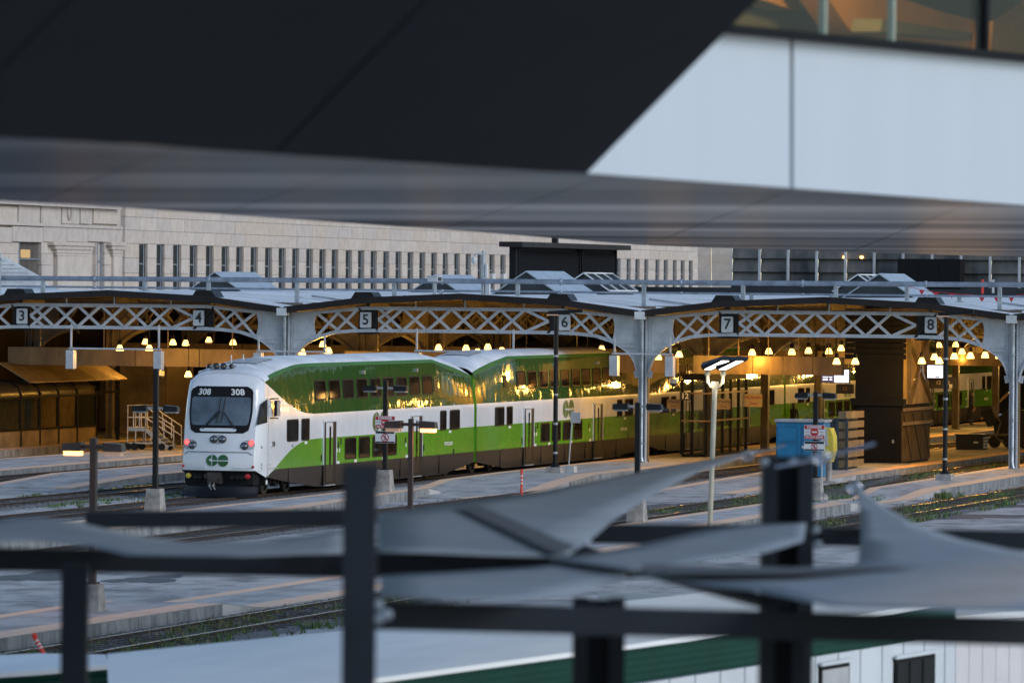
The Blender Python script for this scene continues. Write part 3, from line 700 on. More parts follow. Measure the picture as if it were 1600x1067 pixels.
        for x, mt in ((-1.12, 'yellow'), (1.10, 'red')):
            q = MB(); q.lathe((CA + x, 191.1, .72), [(0, -.05), (.09, -.03), (.10, .05), (.08, .1)], 12, 'y'); q.build('bumper_reflector', M[mt], root)
        for x in (-.85, -.68, .55, .75, .92):
            q = MB(); q.lathe((CA + x, 191.12, .70), [(.1, .0), (.09, -.05), (0, -.03)], 12, 'y'); q.build('hose_socket', M['steel_dark'], root)
        for x in (-.12, .02):
            q = MB(); q.tube([(CA + x - .1, 190.9, .5), (CA + x - .12, 190.85, .35), (CA + x - .05, 190.9, .25)], .022, 6); q.box(CA + x - .16, CA + x - .06, 190.84, 190.9, .36, .42); q.build('brake_hose', M['alu'], root)
        q = MB(); q.tube([(CA - 1.35, 191.2, .5), (CA - 1.48, 191.15, .3), (CA - 1.46, 191.2, .05), (CA - 1.3, 191.3, .02)], .02, 6); q.build('side_hose', M['ink'], root)
        q = MB(); rows = []
        for z, tt in ((.42, 191.0), (.36, 190.92), (.20, 190.90), (.06, 190.82), (-.02, 190.72)):
            rows.append([(CA + x * (1 - .0 * z), tt + .22 * abs(x / 1.36) ** 2.5 + (0.25 if abs(x) > 1.3 else 0), z) for x in (-1.42, -1.34, -.9, -.45, 0, .45, .9, 1.34, 1.42)])
        q.grid(rows); q.build('snow_plough', M['black'], root, fix=False)
        q = MB(); q.box(CA + 1.20, CA + 1.46, 192.0, 192.3, .38, .64); q.build('steps_box', M['train_under'], root)
        q = MB(); q.box(CA + 1.46, CA + 1.47, 192.06, 192.24, .42, .56); q.build('data_plate', M['wsign'], root)
# ================================================================ TRAIN SHED
CT = 231.5; BAY = 15.86; COLS = [-93.62, -77.76, -61.9, -46.04, -30.18]
ZF = lambda d: lerp(abs(d), [0, 3.5, 7.93], [6.56, 7.0, 7.21])
ZT = lambda d: lerp(abs(d), [0, 1.4, 3.6, 7.93], [6.27, 6.40, 6.60, 6.60])
ZB = lambda d: lerp(abs(d), [.2, .26, .36, .50, .72, 1.0, 1.4, 2.1, 2.9, 3.7, 7.93], [3.75, 4.05, 4.35, 4.60, 4.82, 5.02, 5.22, 5.43, 5.51, 5.54, 5.54])
shed = thing('train_shed', (-62, CT, 0), 'long station train shed with riveted grey steel arches and low white roof over the tracks', 'train shed')
T_END = 342
# roof sheets
for i in range(-1, len(COLS)):
    a0 = COLS[i] if i >= 0 else COLS[0] - BAY; a1 = a0 + BAY
    up = MB(); pts = [(a0 + x, ZF(min(x, BAY - x))) for x in (0.12, 3.5, BAY / 2, BAY - 3.5, BAY - 0.12)]
    up.grid([[(a, t, z - .03) for a, z in pts] for t in (CT - .55, 260, 300, T_END)])
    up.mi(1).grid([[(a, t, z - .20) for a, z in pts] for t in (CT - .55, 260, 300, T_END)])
    up.build('roof_panel', [M['roof_white'], M['roof_under']], shed, fix=False)
    fa = MB()
    for (x0, z0), (x1, z1) in zip(pts, pts[1:]): fa.bar((x0 - (.0 if x0 > pts[0][0] else .02), CT - .62, z0 - .13), (x1 + .01, CT - .62, z1 - .13), .12, .27)
    fa.build('fascia', M['fascia'], shed)
    for x in (3.6, BAY - 3.6):
        k = MB(); z = ZF(3.5); c = a0 + x
        k.prism([(c - .55, CT - .5, z - .05), (c + .55, CT - .5, z - .05), (c + .36, CT - .5, z + .24), (c - .36, CT - .5, z + .24)], (0, 1.1, 0)); k.build('roof_saddle', M['black'], shed)
    for x in range(1, 8):
        t = CT + x * 14
        for xa, xb in ((.12, 3.5), (BAY - 3.5, BAY - .12)): m = MB(); m.bar((a0 + xa, t, ZF(min(xa, BAY - xa)) + .01), (a0 + xb, t, ZF(min(xb, BAY - xb)) + .01), .12, .10); m.build('roof_rib', M['galv'], shed)
for i, ac in enumerate(COLS):
    gt = MB(); gt.box(ac - .14, ac + .14, CT - .56, T_END, 6.36, 6.50).box(ac - .22, ac + .22, CT - .7, CT - .3, 6.20, 6.52); gt.build('gutter', M['roof_white'], shed)

def rivets(mb, pts):
    for p, nrm in pts:
        p = Vector(p); r = .021; d = Vector(nrm) * .018
        a = Vector((1, 0, 0)) if abs(nrm[1]) > .5 else Vector((0, 1, 0)); b = Vector((0, 0, 1))
        mb.add([p + a * r, p + b * r, p - a * r, p - b * r, p + d], [(0, 1, 4), (1, 2, 4), (2, 3, 4), (3, 0, 4)])
# lattice bars shared by every truss
def lattice(parent, a0, a1, t, bot, top, pitch=1.06):
    n = max(1, round((a1 - a0) / pitch)); w = (a1 - a0) / n
    for k in range(-1, n):
        for s in (0, 1):
            xa, xb = a0 + k * w + (0 if s else 0), a0 + (k + 1.04) * w
            xa, xb = max(a0, xa), min(a1, xb)
            if k == -1: xa, xb = a0, a0 + w * .62
            if s: p, q = (xa, bot), (xb, top)
            else: p, q = (xa, top), (xb, bot)
            if k == -1:
                p = (xa, (bot + top) / 2 if True else 0)
            elif k == n - 1: q = (a1 - .0, (bot + top) / 2 + (.12 if s else -.12) * 0 ); 
            zt = lambda x: top if not callable(top) else top(x)
            m = MB(); tt = t - (.07 if s else .02)
            m.bar((p[0], tt, p[1]), (q[0], tt, q[1]), .045, .115, up=(0, 0, 1)) if False else m.bar((p[0], tt, p[1]), (q[0], tt, q[1]), .115, .045, up=(0, 1, 0))
            if s: m.bar((p[0], tt - .035, p[1] + .05), (q[0], tt - .035, q[1] + .05), .03, .05, up=(0, 1, 0))
            m.build('lattice_bar', M['steel'], parent)
def girder(i, a0):
    a1 = a0 + BAY; t = CT
    g_ = MB()
    xs = [.2, .26, .36, .5, .72, 1.0, 1.4, 2.1, 2.9, 3.7]; xs = xs + [BAY - x for x in xs[::-1]]
    for f_, h, off in ((ZB, .13, 0), (ZT, .11, 0)):
        X = xs if f_ is ZB else [.2, 1.4, 3.6, BAY - 3.6, BAY - 1.4, BAY - .2]
        for x0, x1 in zip(X, X[1:]):
            d0, d1 = min(x0, BAY - x0), min(x1, BAY - x1)
            g_.bar((a0 + x0, t, f_(d0)), (a0 + x1, t, f_(d1)), .34, .03)           # flange
            g_.bar((a0 + x0, t - .05, f_(d0) + (.06 if f_ is ZB else -.06)), (a0 + x1, t - .05, f_(d1) + (.06 if f_ is ZB else -.06)), .05, .13)   # angle leg
    root = g_.build('girder', M['steel'], shed)
    rv = MB(); pts = []
    for f_, o in ((ZB, .055), (ZT, -.055)):
        x = .3
        while x < BAY - .3:
            d = min(x, BAY - x); pts.append(((a0 + x, t - .076, f_(d) + o + .02 * (1 if int(x * 10) % 2 else -1)), (0, -1, 0))); x += .115
    for s in (0, 1):
        pl = MB(); ds = [.16, .26, .36, .5, .72, 1.0, 1.2, 1.32, 1.40]
        sx = lambda d: a0 + d if not s else a1 - d
        low = [(sx(d), t - .02, ZB(d) + .02) for d in ds]; hi = [(sx(d), t - .02, ZT(d) - .02) for d in ds[::-1]]
        edge = [(sx(1.40 - .13 * math.sin(k / 6 * math.pi)), t - .02, (ZB(1.4) + .02) + (ZT(1.4) - ZB(1.4) - .04) * k / 6) for k in range(1, 6)]
        pl.prism(low + edge + hi, (0, .04, 0)); pl.build('web_plate', M['steel'], root)
        for k in range(22):
            z = 4.05 + k * .105
            for d in (.30, .36): 
                if z > ZB(d) + .05: pts.append(((sx(d), t - .055, z), (0, -1, 0)))
        for k in range(9): pts.append(((sx(.42 + k * .11), t - .055, 5.16), (0, -1, 0))) if ZB(.42 + k * .11) < 5.1 else None
        st_ = MB(); st_.box(min(sx(.24), sx(.40)), max(sx(.24), sx(.40)), t - .05, t - .02, 4.4, 6.28); st_.build('stiffener', M['steel'], root)
        # two crosses between plate and number panel
        for x0, x1 in ((1.33, 2.45), (2.2, 3.25)):
            for q in (0, 1):
                p_ = (sx(x0), ZB(x0) + .05) if q else (sx(x0), ZT(x0) - .05); r_ = (sx(x1), ZT(x1) - .05) if q else (sx(x1), ZB(x1) + .05)
                m = MB(); m.bar((p_[0], t - .03 - .05 * q, p_[1]), (r_[0], t - .03 - .05 * q, r_[1]), .115, .045, up=(0, 1, 0)); m.build('lattice_bar', M['steel'], root)
        pm = MB(); pm.box(min(sx(3.28), sx(4.12)), max(sx(3.28), sx(4.12)), t + .0, t + .05, 5.5, 6.62)
        pm.bar((sx(3.2), t - .04, 5.55), (sx(4.2), t - .04, 6.6), .10, .05, up=(0, 1, 0)).bar((sx(3.2), t - .05, 6.6), (sx(4.2), t - .05, 5.55), .10, .05, up=(0, 1, 0)); pm.box(min(sx(3.2), sx(4.2)), max(sx(3.2), sx(4.2)), t - .08, t + .1, 5.44, 5.50)
        pm.build('number_panel', M['steel_old'] if 0 else M['fascia'], root)
    lattice(root, a0 + 4.15, a1 - 4.15, t, 5.58, 6.55)
    for x in (5.8, 8.0, 10.6): 
        m = MB(); m.bar((a0 + x, t, 6.6), (a0 + x, t, ZF(min(x, BAY - x)) - .25), .05); m.build('hanger', M['steel'], root)
    rivets(rv, pts); kind(rv.build('rivets', M['rivet'], root, fix=False), 'stuff')
for i in range(-1, 4): 
    a0 = COLS[i] if i >= 0 else COLS[0] - BAY
    if i < 0: continue
    girder(i, a0)
def column(ac, t, mt, fancy, parent):
    c = MB()
    c.box(ac - .17, ac - .12, t - .17, t + .17, .17, 6.3).box(ac + .12, ac + .17, t - .17, t + .17, .17, 6.3).box(ac - .12, ac + .12, t - .02, t + .02, .17, 6.3)
    c.box(ac - .22, ac + .22, t - .2, t + .2, .17, .22)
    r = c.build('column', mt, parent)
    if fancy:
        d = MB(); d.tube([(ac - .02, t - .16, 6.3), (ac - .02, t - .16, .45), (ac + .04, t - .22, .2)], .085, 10)
        for z in (1.0, 2.2, 3.6, 4.9, 5.9): d.lathe((ac - .02, t - .16, z), [(.085, -.06), (.105, -.05), (.105, .05), (.085, .06)], 10)
        d.build('downpipe', M['galv'], r)
        d = MB(); d.tube([(ac - 1.0, t - .1, 5.02), (ac - .18, t - .12, 5.02), (ac - .12, t - .14, 4.9), (ac - .12, t - .14, .6)], .022, 6); d.build('conduit', M['steel'], r)
        rv = MB(); pts = []
        for k in range(48):
            z = .6 + k * .118
            for x in (-.145, .145): pts.append(((ac + x, t - .172, z), (0, -1, 0)))
            pts.append(((ac + .172, t - .1, z), (1, 0, 0))); pts.append(((ac + .172, t + .1, z), (1, 0, 0)))
        rivets(rv, pts); kind(rv.build('rivets', M['rivet'], r, fix=False), 'stuff')
        b = MB(); b.box(ac + .17, ac + .22, t + .02, t + .24, .17, 4.0); b.build('brown_casing', M['beam'], r)
    return r
for ac in COLS: column(ac, CT, M['steel'], True, shed)
# frames behind the first one
ROWS = [CT + 10.6 * k for k in range(1, 10)]
gm = MB()
a0 = 0; t = 0
xs = [.2, .26, .36, .5, .72, 1.0, 1.4, 2.1, 2.9, 3.7]; xs = xs + [BAY - x for x in xs[::-1]]
for f_ in (ZB, ZT):
    for x0, x1 in zip(xs, xs[1:]):
        gm.bar((x0, 0, f_(min(x0, BAY - x0))), (x1, 0, f_(min(x1, BAY - x1))), .3, .14)
for s in (0, 1):
    sx = lambda d: d if not s else BAY - d
    ds = [.16, .26, .36, .5, .72, 1.0, 1.4]
    gm.prism([(sx(d), -.02, ZB(d)) for d in ds] + [(sx(d), -.02, ZT(d)) for d in ds[::-1]], (0, .04, 0))
x = 1.4
while x < BAY - 2.4:
    z0, z1 = ZB(min(x, BAY - x)), ZT(min(x + 1, BAY - x - 1)); gm.bar((x, 0, z0), (x + 1, 0, z1), .1, .05, up=(0, 1, 0)).bar((x, .06, z1), (x + 1, .06, z0), .1, .05, up=(0, 1, 0)); x += .9
gmesh = gm.mesh('inner_girder', M['steel_old'])
lon = MB()
for a0 in COLS[:-1]:
    for x in (3.6, BAY / 2, BAY - 3.6): lon.box(a0 + x - .08, a0 + x + .08, CT + .2, T_END, ZF(min(x, BAY - x)) - .55, ZF(min(x, BAY - x)) - .25)
    for k in range(22): lon.box(a0 + .3, a0 + BAY - .3, CT + 3 + k * 5, CT + 3.12 + k * 5, 6.62, 6.74)
lon.build('purlins', M['steel_old'], shed)
for t in ROWS:
    for a0 in COLS[:-1]: inst(gmesh, 'inner_girder', (a0, t, 0), shed)
for t in ROWS:
    for ac in COLS: column(ac, t + (.4 if ac == COLS[2] else 0), M['steel_old'], False, shed)
# brown smoke beams hung across each bay, and further rows
for t, zt, zb in ((238.5, 4.62, 3.83), (262, 4.6, 4.0), (290, 4.6, 4.1), (318, 4.5, 4.1)):
    for i, a0 in enumerate(COLS[:-1]):
        x0, x1 = a0 + .35, a0 + BAY - .35
        if i == 2 and t < 240: x1 = -54.9
        n = 5
        for k in range(n):
            b = MB(); xa, xb = x0 + (x1 - x0) * k / n, x0 + (x1 - x0) * (k + 1) / n
            b.box(xa + .015, xb - .015, t, t + .35, zb, zt); b.bar(((xa + xb) / 2, t + .1, zt), ((xa + xb) / 2, t + .1, 6.6), .04)
            b.build('hung_beam', M['beam'], shed)
# far walls that close the shed
b = MB(); b.box(-101, -100.6, CT + 2, T_END, 0, 6.6); b.build('flank_wall', M['dim_wall'], shed)
b = MB(); b.box(-160, -20, T_END, T_END + .4, 0, 6.6); b.build('end_wall', M['dim_wall'], shed)

# number plates
PW = {'3': 'above the shelter at far left', '4': 'left of the arch over the train nose', '5': 'right of the arch over the train nose', '6': 'beside the tall mast near the middle', '7': 'above the glazed enclosure', '8': 'above the right-hand mast'}
for n, (px, py) in dict(zip('345678', ((35, 494), (311, 497), (572, 500), (883, 504), (1137, 507), (1455, 508)))).items():
    c = T(px, py, CT - .16)
    m = MB(); m.prism([(c.x + x, c.y, c.z + y) for x, y in rrect(.50, .66, .05)], (0, .03, 0))
    s = m.build('number_plate', M['plate'], org=c); tag(s, 'white enamel plate reading %s, %s' % (n, PW[n]), 'sign', 'track number plates along the shed front')
    text(n, .62, front(c.x, c.y - .006, c.z), M['ink'], s, bold=.012)
    if n in '8': pass

# ---------------------------------------------------------------- pendant lamps
lampm = {}
def pendant_meshes():
    s = MB(); s.lathe((0, 0, 0), [(.03, .22), (.07, .20), (.10, .15), (.145, .05), (.165, -.03), (.155, -.06), (0, -.05)], 16); lampm['shade'] = s.mesh('shade', M['bell'])
    c = MB(); c.lathe((0, 0, 0), [(0, .42), (.06, .42), (.09, .37), (.09, .22), (.06, .19), (0, .19)], 12); c.bar((0, 0, .46), (0, 0, 1.5), .025); lampm['cap'] = c.mesh('cap', M['steel_dark'])
pendant_meshes()
PEND = [(4, 527), (39, 529), (81, 525), (117, 527), (188, 546), (234, 546), (228, 536), (271, 537), (291, 538), (327, 533), (365, 537), (473, 552), (505, 540), (514, 550),
        (686, 545), (678, 537), (575, 540), (729, 546), (747, 552), (763, 544), (785, 550), (941, 547), (1029, 560), (1062, 556), (1176, 553), (1202, 551), (1238, 552), (1264, 550),
        (1296, 551), (1315, 546), (1308, 567), (1337, 567), (1441, 566), (1461, 560), (1468, 566), (1468, 541), (1492, 559), (1517, 558), (1540, 557), (1562, 558), (1494, 540), (295, 587)]
BAYNAMES = [(20, 'left of plate 3'), (60, 'just right of plate 3'), (170, 'beside the hanger right of plate 3'), (260, 'between plates 3 and 4, nearer 4'), (400, 'right of plate 4'), (540, 'beside the arch left of plate 5'),
            (640, 'below plate 5'), (800, 'between plates 5 and 6'), (960, 'right of plate 6'), (1080, 'beside the middle riveted column'), (1220, 'below plate 7'), (1350, 'left of the charcoal tower'), (1480, 'right of the charcoal tower'), (1700, 'under the right-hand arch')]
for k, (px, py) in enumerate(PEND):
    z = 4.72 if py < 580 else 3.9
    c = G(px, py, z)
    if c.y > 335: c = T(px, py, 330)
    if c.y < 233.5: c = T(px, py, 233.5 + (k % 3))
    where = next(n for x, n in BAYNAMES if px < x)
    near = 'large nearby' if py > 555 else 'mid-sized' if py > 543 else 'small distant'
    r = thing('pendant_lamp', c, 'x', 'lamp', 'glowing bell lamps hanging in the shed')
    r['label'] = '%s glowing bell lamp %s, %s' % (near, where, 'px%d' % k)
    r['_px'] = px; r['_py'] = py
    inst(lampm['shade'], 'shade', c, r); inst(lampm['cap'], 'cap', c, r)
    if (py > 543 or k % 2 == 0) and not 1290 < px < 1345:
        ld = D.lights.new('lamp_glow', 'POINT'); ld.energy = (122 if c.y < 262 else 230) * (.7 if px < 420 else 1); ld.color = (1.0, 0.49, 0.065); ld.shadow_soft_size = .18
        lo = D.objects.new('lamp_glow', ld); COL.objects.link(lo); lo.parent = r; lo.location = (0, 0, -.30)
for k, t in enumerate((258, 271, 284, 297, 310, 323)):
    c = Vector((-60.3, t, 4.15)); r = thing('pendant_lamp', c, '%s bell lamp in the row over the middle platform inside the shed' % ('nearest', 'second', 'third', 'fourth', 'fifth', 'furthest')[k], 'lamp', 'glowing bell lamps hanging in the shed')
    inst(lampm['shade'], 'shade', c, r); inst(lampm['cap'], 'cap', c, r)
    ld = D.lights.new('lamp_glow', 'POINT'); ld.energy = 330; ld.color = (1.0, 0.52, 0.11); ld.shadow_soft_size = .18
    lo = D.objects.new('lamp_glow', ld); COL.objects.link(lo); lo.parent = r; lo.location = (0, 0, -.30)
for k, (a_, t) in enumerate(((-54.6, 262), (-54.6, 275), (-54.6, 289), (-50.2, 258), (-50.2, 270), (-50.2, 283), (-47.6, 264))):  # lamps added deeper in to give more gold reflections on the coaches
    c = Vector((a_, t, 4.6)); r = thing('pendant_lamp', c, '%s bell lamp in the row %s' % (('nearest', 'second', 'third', 'nearest', 'second', 'third', 'single')[k], ('added behind the charcoal tower', 'right of the tower, over the dark apron', 'beside the right-hand inner columns')[0 if k < 3 else 1 if k < 6 else 2]), 'lamp', 'glowing bell lamps hanging in the shed')
    inst(lampm['shade'], 'shade', c, r); inst(lampm['cap'], 'cap', c, r)
    ld = D.lights.new('lamp_glow', 'POINT'); ld.energy = 60; ld.color = (1.0, 0.52, 0.11); ld.shadow_soft_size = .18
    lo = D.objects.new('lamp_glow', ld); COL.objects.link(lo); lo.parent = r; lo.location = (0, 0, -.30)
# labels that single out each lamp by its order within its stretch
_by = {}
for r in [o for o in D.objects if o.name.startswith('pendant_lamp') and '_px' in o]:
    _by.setdefault(next(n for x, n in BAYNAMES if r['_px'] < x), []).append(r)
ORD = ['leftmost', 'second', 'third', 'fourth', 'fifth', 'sixth', 'seventh', 'eighth', 'ninth']
for where, rs in _by.items():
    rs.sort(key=lambda r: r['_px'])
    for k, r in enumerate(rs):
        size = 'large' if r['_py'] > 555 else 'mid-sized' if r['_py'] > 543 else 'small'
        if r['_py'] > 580: r['label'] = 'low green-lit bell lamp just left of the train cab roof'; continue
        r['label'] = ('%s glowing bell lamp %s' % (size, where)) + ('' if len(rs) == 1 else ', %s%s' % (ORD[k], ' there' if k == 0 else ' from left'))
for r in [o for o in D.objects if o.name.startswith('pendant_lamp') and '_px' in o]: del r['_px']; del r['_py']

# ---------------------------------------------------------------- hanging frames with grey end boxes
def hframe(px0, px1, y0, y1, yb, t=CT - .4, lab='', boxes=((0, 1))):
    p0, p1 = T(px0, y1, t), T(px1, y1, t); zt = T(px0, y0, t).z; z = (p0.z + p1.z) / 2
    r = thing('hanging_sign_frame', (p0.x, t, z), lab, 'sign frame', 'white pipe frames hung below the trusses')
    m = MB(); m.bar((p0.x - .1, t, z), (p1.x + .1, t, z), .07); m.build('rail', M['steel'], r)
    for q in (p0, p1):
        m = MB(); m.bar((q.x, t, z), (q.x, t, zt + .3), .07); m.build('hanger', M['steel'], r)
        m = MB(); zb = T(px0, yb, t).z; m.box(q.x - .17, q.x + .17, t - .2, t + .2, zb, z - .08); m.build('sign_box', M['steel'], r)
        for k in range(5):
            pass
hframe(112, 249, 517, 545, 576, lab='white pipe frame with two grey boxes hung between plates 3 and 4')
hframe(405, 508, 535, 549, 570, lab='white pipe frame with grey boxes around the arch column left of plate 5')
hframe(652, 803, 524, 549, 572, lab='wide white pipe frame hung between plates 5 and 6 above the train roof')
hframe(961, 1048, 538, 553, 587, lab='white pipe frame with two grey boxes either side of the middle riveted column')

# ================================================================ ON THE ROOF
def roofpipe(name, y0, y1, t, r, lab, sup):
    p, q = T(-30, y0, t), T(1640, y1, t); z0, z1 = p.z, q.z
    n = 9; root = thing(name, (p.x, t, z0), lab, 'pipe')
    for k in range(n):
        a = p.lerp(q, k / n); b = p.lerp(q, (k + 1) / n); m = MB(); m.tube([a, b], r, 10)
        m.lathe(a, [(r * 1.02, 0), (r * 1.35, .02), (r * 1.35, .10), (r * 1.02, .12)], 10, 'x'); m.build('pipe_length', M['galv'], root)
    for px in sup:
        c = T(px, 440, t); m = MB(); zz = p.z + (q.z - p.z) * (c.x - p.x) / (q.x - p.x)
        d = min(abs(c.x - k) for k in COLS); zr = ZF(min(d, 7.93)) - .06
        m.bar((c.x, t, zr), (c.x, t, zz), .16); m.box(c.x - .2, c.x + .2, t - .2, t + .2, zr, zr + .05); m.build('support', M['galv'], root)
roofpipe('roof_pipe', 434.5, 445.5, 236, .115, 'long galvanised pipe running across the front of the shed roof', (68, 227, 327, 465, 617, 810, 1007, 1162, 1307, 1418, 1563))
roofpipe('roof_conduit', 447, 464, 243, .05, 'thin grey conduit running behind the big pipe on the shed roof', (230, 465, 690, 1175, 1300, 1500))
def monitor(pxc, ytop, t, w, ln, glazed, lab):
    c = T(pxc, ytop, t); zb = 6.95; r = thing('roof_skylight', (c.x, t, zb), lab, 'skylight', 'gabled skylights on the shed roof')
    zt = c.z; ze = zt - w / 2 * .62
    b = MB(); b.prism([(c.x - w / 2 * .86, t, zb), (c.x + w / 2 * .86, t, zb), (c.x + w / 2 * .86, t, ze + .06), (c.x, t, zt - .04), (c.x - w / 2 * .86, t, ze + .06)], (0, ln, 0)); b.build('gable_box', M['monitor_wall'], r)
    for s in (-1, 1):
        n = 3
        for k in range(n):
            y0 = t - .12 + (ln + .24) * k / n; y1 = t - .12 + (ln + .24) * (k + 1) / n - .03
            o = MB(); o.add([(c.x, y0, zt), (c.x, y1, zt), (c.x + s * w / 2, y1, ze - .05), (c.x + s * w / 2, y0, ze - .05), (c.x, y0, zt - .06), (c.x, y1, zt - .06), (c.x + s * w / 2, y1, ze - .11), (c.x + s * w / 2, y0, ze - .11)],
                          [(0, 1, 2, 3), (7, 6, 5, 4), (0, 3, 7, 4), (1, 5, 6, 2), (3, 2, 6, 7), (0, 4, 5, 1)])
            o.build('pane' if glazed else 'roof_sheet', M['bwin'] if glazed else M['monitor'], r)
    if glazed:
        f = MB()
        for s in (-1, 1):
            for k in range(4):
                y = t - .12 + (ln + .2) * k / 3; f.bar((c.x, y, zt + .03), (c.x + s * w / 2, y, ze - .02), .10, .06)
            f.bar((c.x + s * w / 2, t - .12, ze - .02), (c.x + s * w / 2, t + ln + .1, ze - .02), .08)
        f.bar((c.x, t - .12, zt + .03), (c.x, t + ln + .1, zt + .03), .12, .06); f.build('glazing_frame', M['roof_white'], r)
monitor(337, 424.5, 286, 3.4, 6.5, False, 'blue-grey gabled skylight on the roof behind plate 4')
monitor(681, 429, 286, 3.6, 6.5, False, 'blue-grey gabled skylight left of the camera pole on the roof')
monitor(824, 423, 252, 3.4, 6.2, False, 'large blue-grey gabled skylight in front of the louvred plant house')
monitor(914, 427.5, 276, 2.7, 5.2, True, 'glazed skylight with white frame right of the louvred plant house')
monitor(1375, 427, 254, 3.4, 5.2, False, 'large pale gabled skylight on the roof left of plate 8')
monitor(1342, 430, 282, 2.6, 4.5, True, 'small white-framed skylight tucked behind the large pale skylight')
monitor(30, 449, 262, 2.6, 5.0, False, 'low skylight at the far left end of the shed roof')
# camera pole and camera stub
c = T(756, 440, 238); r = thing('camera_pole', (c.x, 238, 6.9), 'grey pole with white dome camera standing on the shed roof', 'camera pole')
m = MB(); m.tube([(c.x, 238, 6.9), (c.x, 238, T(756, 392, 238).z)], .10, 10); m.build('pole', M['galv'], r)
m = MB(); z = T(745, 398, 238).z; m.tube([(c.x, 237.9, z), (c.x - .2, 237.9, z + .05), (c.x - .38, 237.9, z), (c.x - .4, 237.9, z - .12)], .035, 6); m.build('bracket', M['plate'], r)
m = MB(); m.lathe((c.x - .4, 237.9, z - .30), [(0, -.12), (.08, -.08), (.12, 0), (.13, .1), (.09, .18), (0, .2)], 12); m.build('dome_camera', M['plate'], r)
m = MB(); m.box(c.x + .12, c.x + .3, 237.9, 238.1, T(0, 448, 238).z - .2, T(0, 432, 238).z - .1).box(c.x + .1, c.x + .18, 237.9, 238.1, 7.9, 8.5); m.build('junction_box', M['plate'], r)
c = T(680, 450, 235.5); r = thing('camera_stub', (c.x, 235.5, 7.0), 'short post with a white box camera above the front roof edge', 'camera')
m = MB(); m.tube([(c.x, 235.5, 6.95), (c.x, 235.5, T(680, 440, 235.5).z)], .09, 8); m.build('post', M['galv'], r)
z = T(680, 436, 235.5).z; m = MB(); m.box(c.x - .24, c.x + .2, 235.2, 235.9, z - .12, z + .12); m.box(c.x - .3, c.x + .24, 235.15, 235.95, z + .12, z + .15); m.build('camera_housing', M['plate'], r)
m = MB(); m.box(c.x + .2, c.x + .21, 235.3, 235.8, z - .08, z + .08); m.build('lens', M['ink'], r)
c = T(3, 440, 236); r = thing('roof_post', (c.x, 236, 6.9), 'grey post standing at the far left end of the shed roof', 'post')
m = MB(); m.tube([(c.x, 235.7, 6.9), (c.x, 235.7, T(3, 395, 236).z)], .10, 10); m.tube([(c.x, 235.6, 8.6), (c.x + .18, 235.5, 8.5)], .05, 6); m.build('pole', M['galv'], r)
# red bunting and orange stakes on the roof, right
r = thing('pennant_line', T(1440, 455, 250), 'line of small red pennants strung over the right end of the roof', 'bunting')
pp = [(1420, 448), (1440, 453), (1460, 456), (1490, 459), (1520, 461), (1550, 464), (1580, 463), (1605, 459)]
m = MB(); m.tube([T(x, y, 250) for x, y in pp], .012, 4); m.build('cord', M['red'], r)
for x, y in ((1441, 454), (1463, 458), (1488, 459), (1535, 465), (1558, 465), (1581, 465)):
    q = T(x, y, 250); m = MB(); m.prism([q + Vector((-.13, 0, .02)), q + Vector((.13, 0, .02)), q + Vector((0, 0, -.22))], (0, .01, 0)); m.build('pennant', M['red'], r)
for k, (x, y0, y1, mt, lab) in enumerate(((1536, 437, 459, 'orange', 'orange stake standing on the right end of the shed roof'), (1552.5, 437, 458, 'plate', 'white stake just right of the orange stake on the roof'))):
    q = T(x, y1, 250); m = MB(); m.bar((q.x, q.y, q.z), (q.x, q.y, T(x, y0, 250).z), .10, .05); o = m.build('marker_stake', M[mt], org=q); tag(o, lab, 'stake')

# louvred plant house
q0 = P(806, 430, 350); L_ = thing('plant_house', (q0.x, q0.y, 6.9), 'charcoal louvred plant house with overhanging flat roof on the station roof', 'plant house')
z1 = P(806, 386, 350).z; t1 = A(966, 420, q0.x).y; zb = 6.9
b = MB(); b.box(q0.x - .4, q0.x - .12, q0.y, t1, zb, z1); b.box(q0.x - .12, q0.x, q0.y, q0.y + .8, zb, z1); b.build('wall', M['char'], L_)
tm = A(908, 420, q0.x).y
for ta, tb in ((q0.y + .8, tm - .4), (tm + .4, t1 - .6)):
    s = MB(); n = 22
    for k in range(n):
        z = zb + (z1 - zb - .2) * k / n; s.add([(q0.x - .10, ta, z + .12), (q0.x - .10, tb, z + .12), (q0.x + .03, tb, z), (q0.x + .03, ta, z)], [(0, 1, 2, 3)])
    kind(s.build('louvre', M['louvre'], L_, fix=False), 'stuff')
    for te in (ta - .2, tb + .1): s = MB(); s.box(q0.x - .1, q0.x + .06, te, te + .12, zb, z1); s.build('louvre_frame', M['char2'], L_)
b = MB(); b.box(q0.x - .8, q0.x + .7, q0.y - .9, t1 + .7, z1, z1 + .32); b.build('roof', M['fascia'], L_)
b = MB(); b.bar((q0.x - .5, A(880, 375, q0.x).y, z1 + .3), (q0.x - .5, A(880, 375, q0.x).y, z1 + 1.6), .35); b.build('vent_pipe', M['black'], L_)

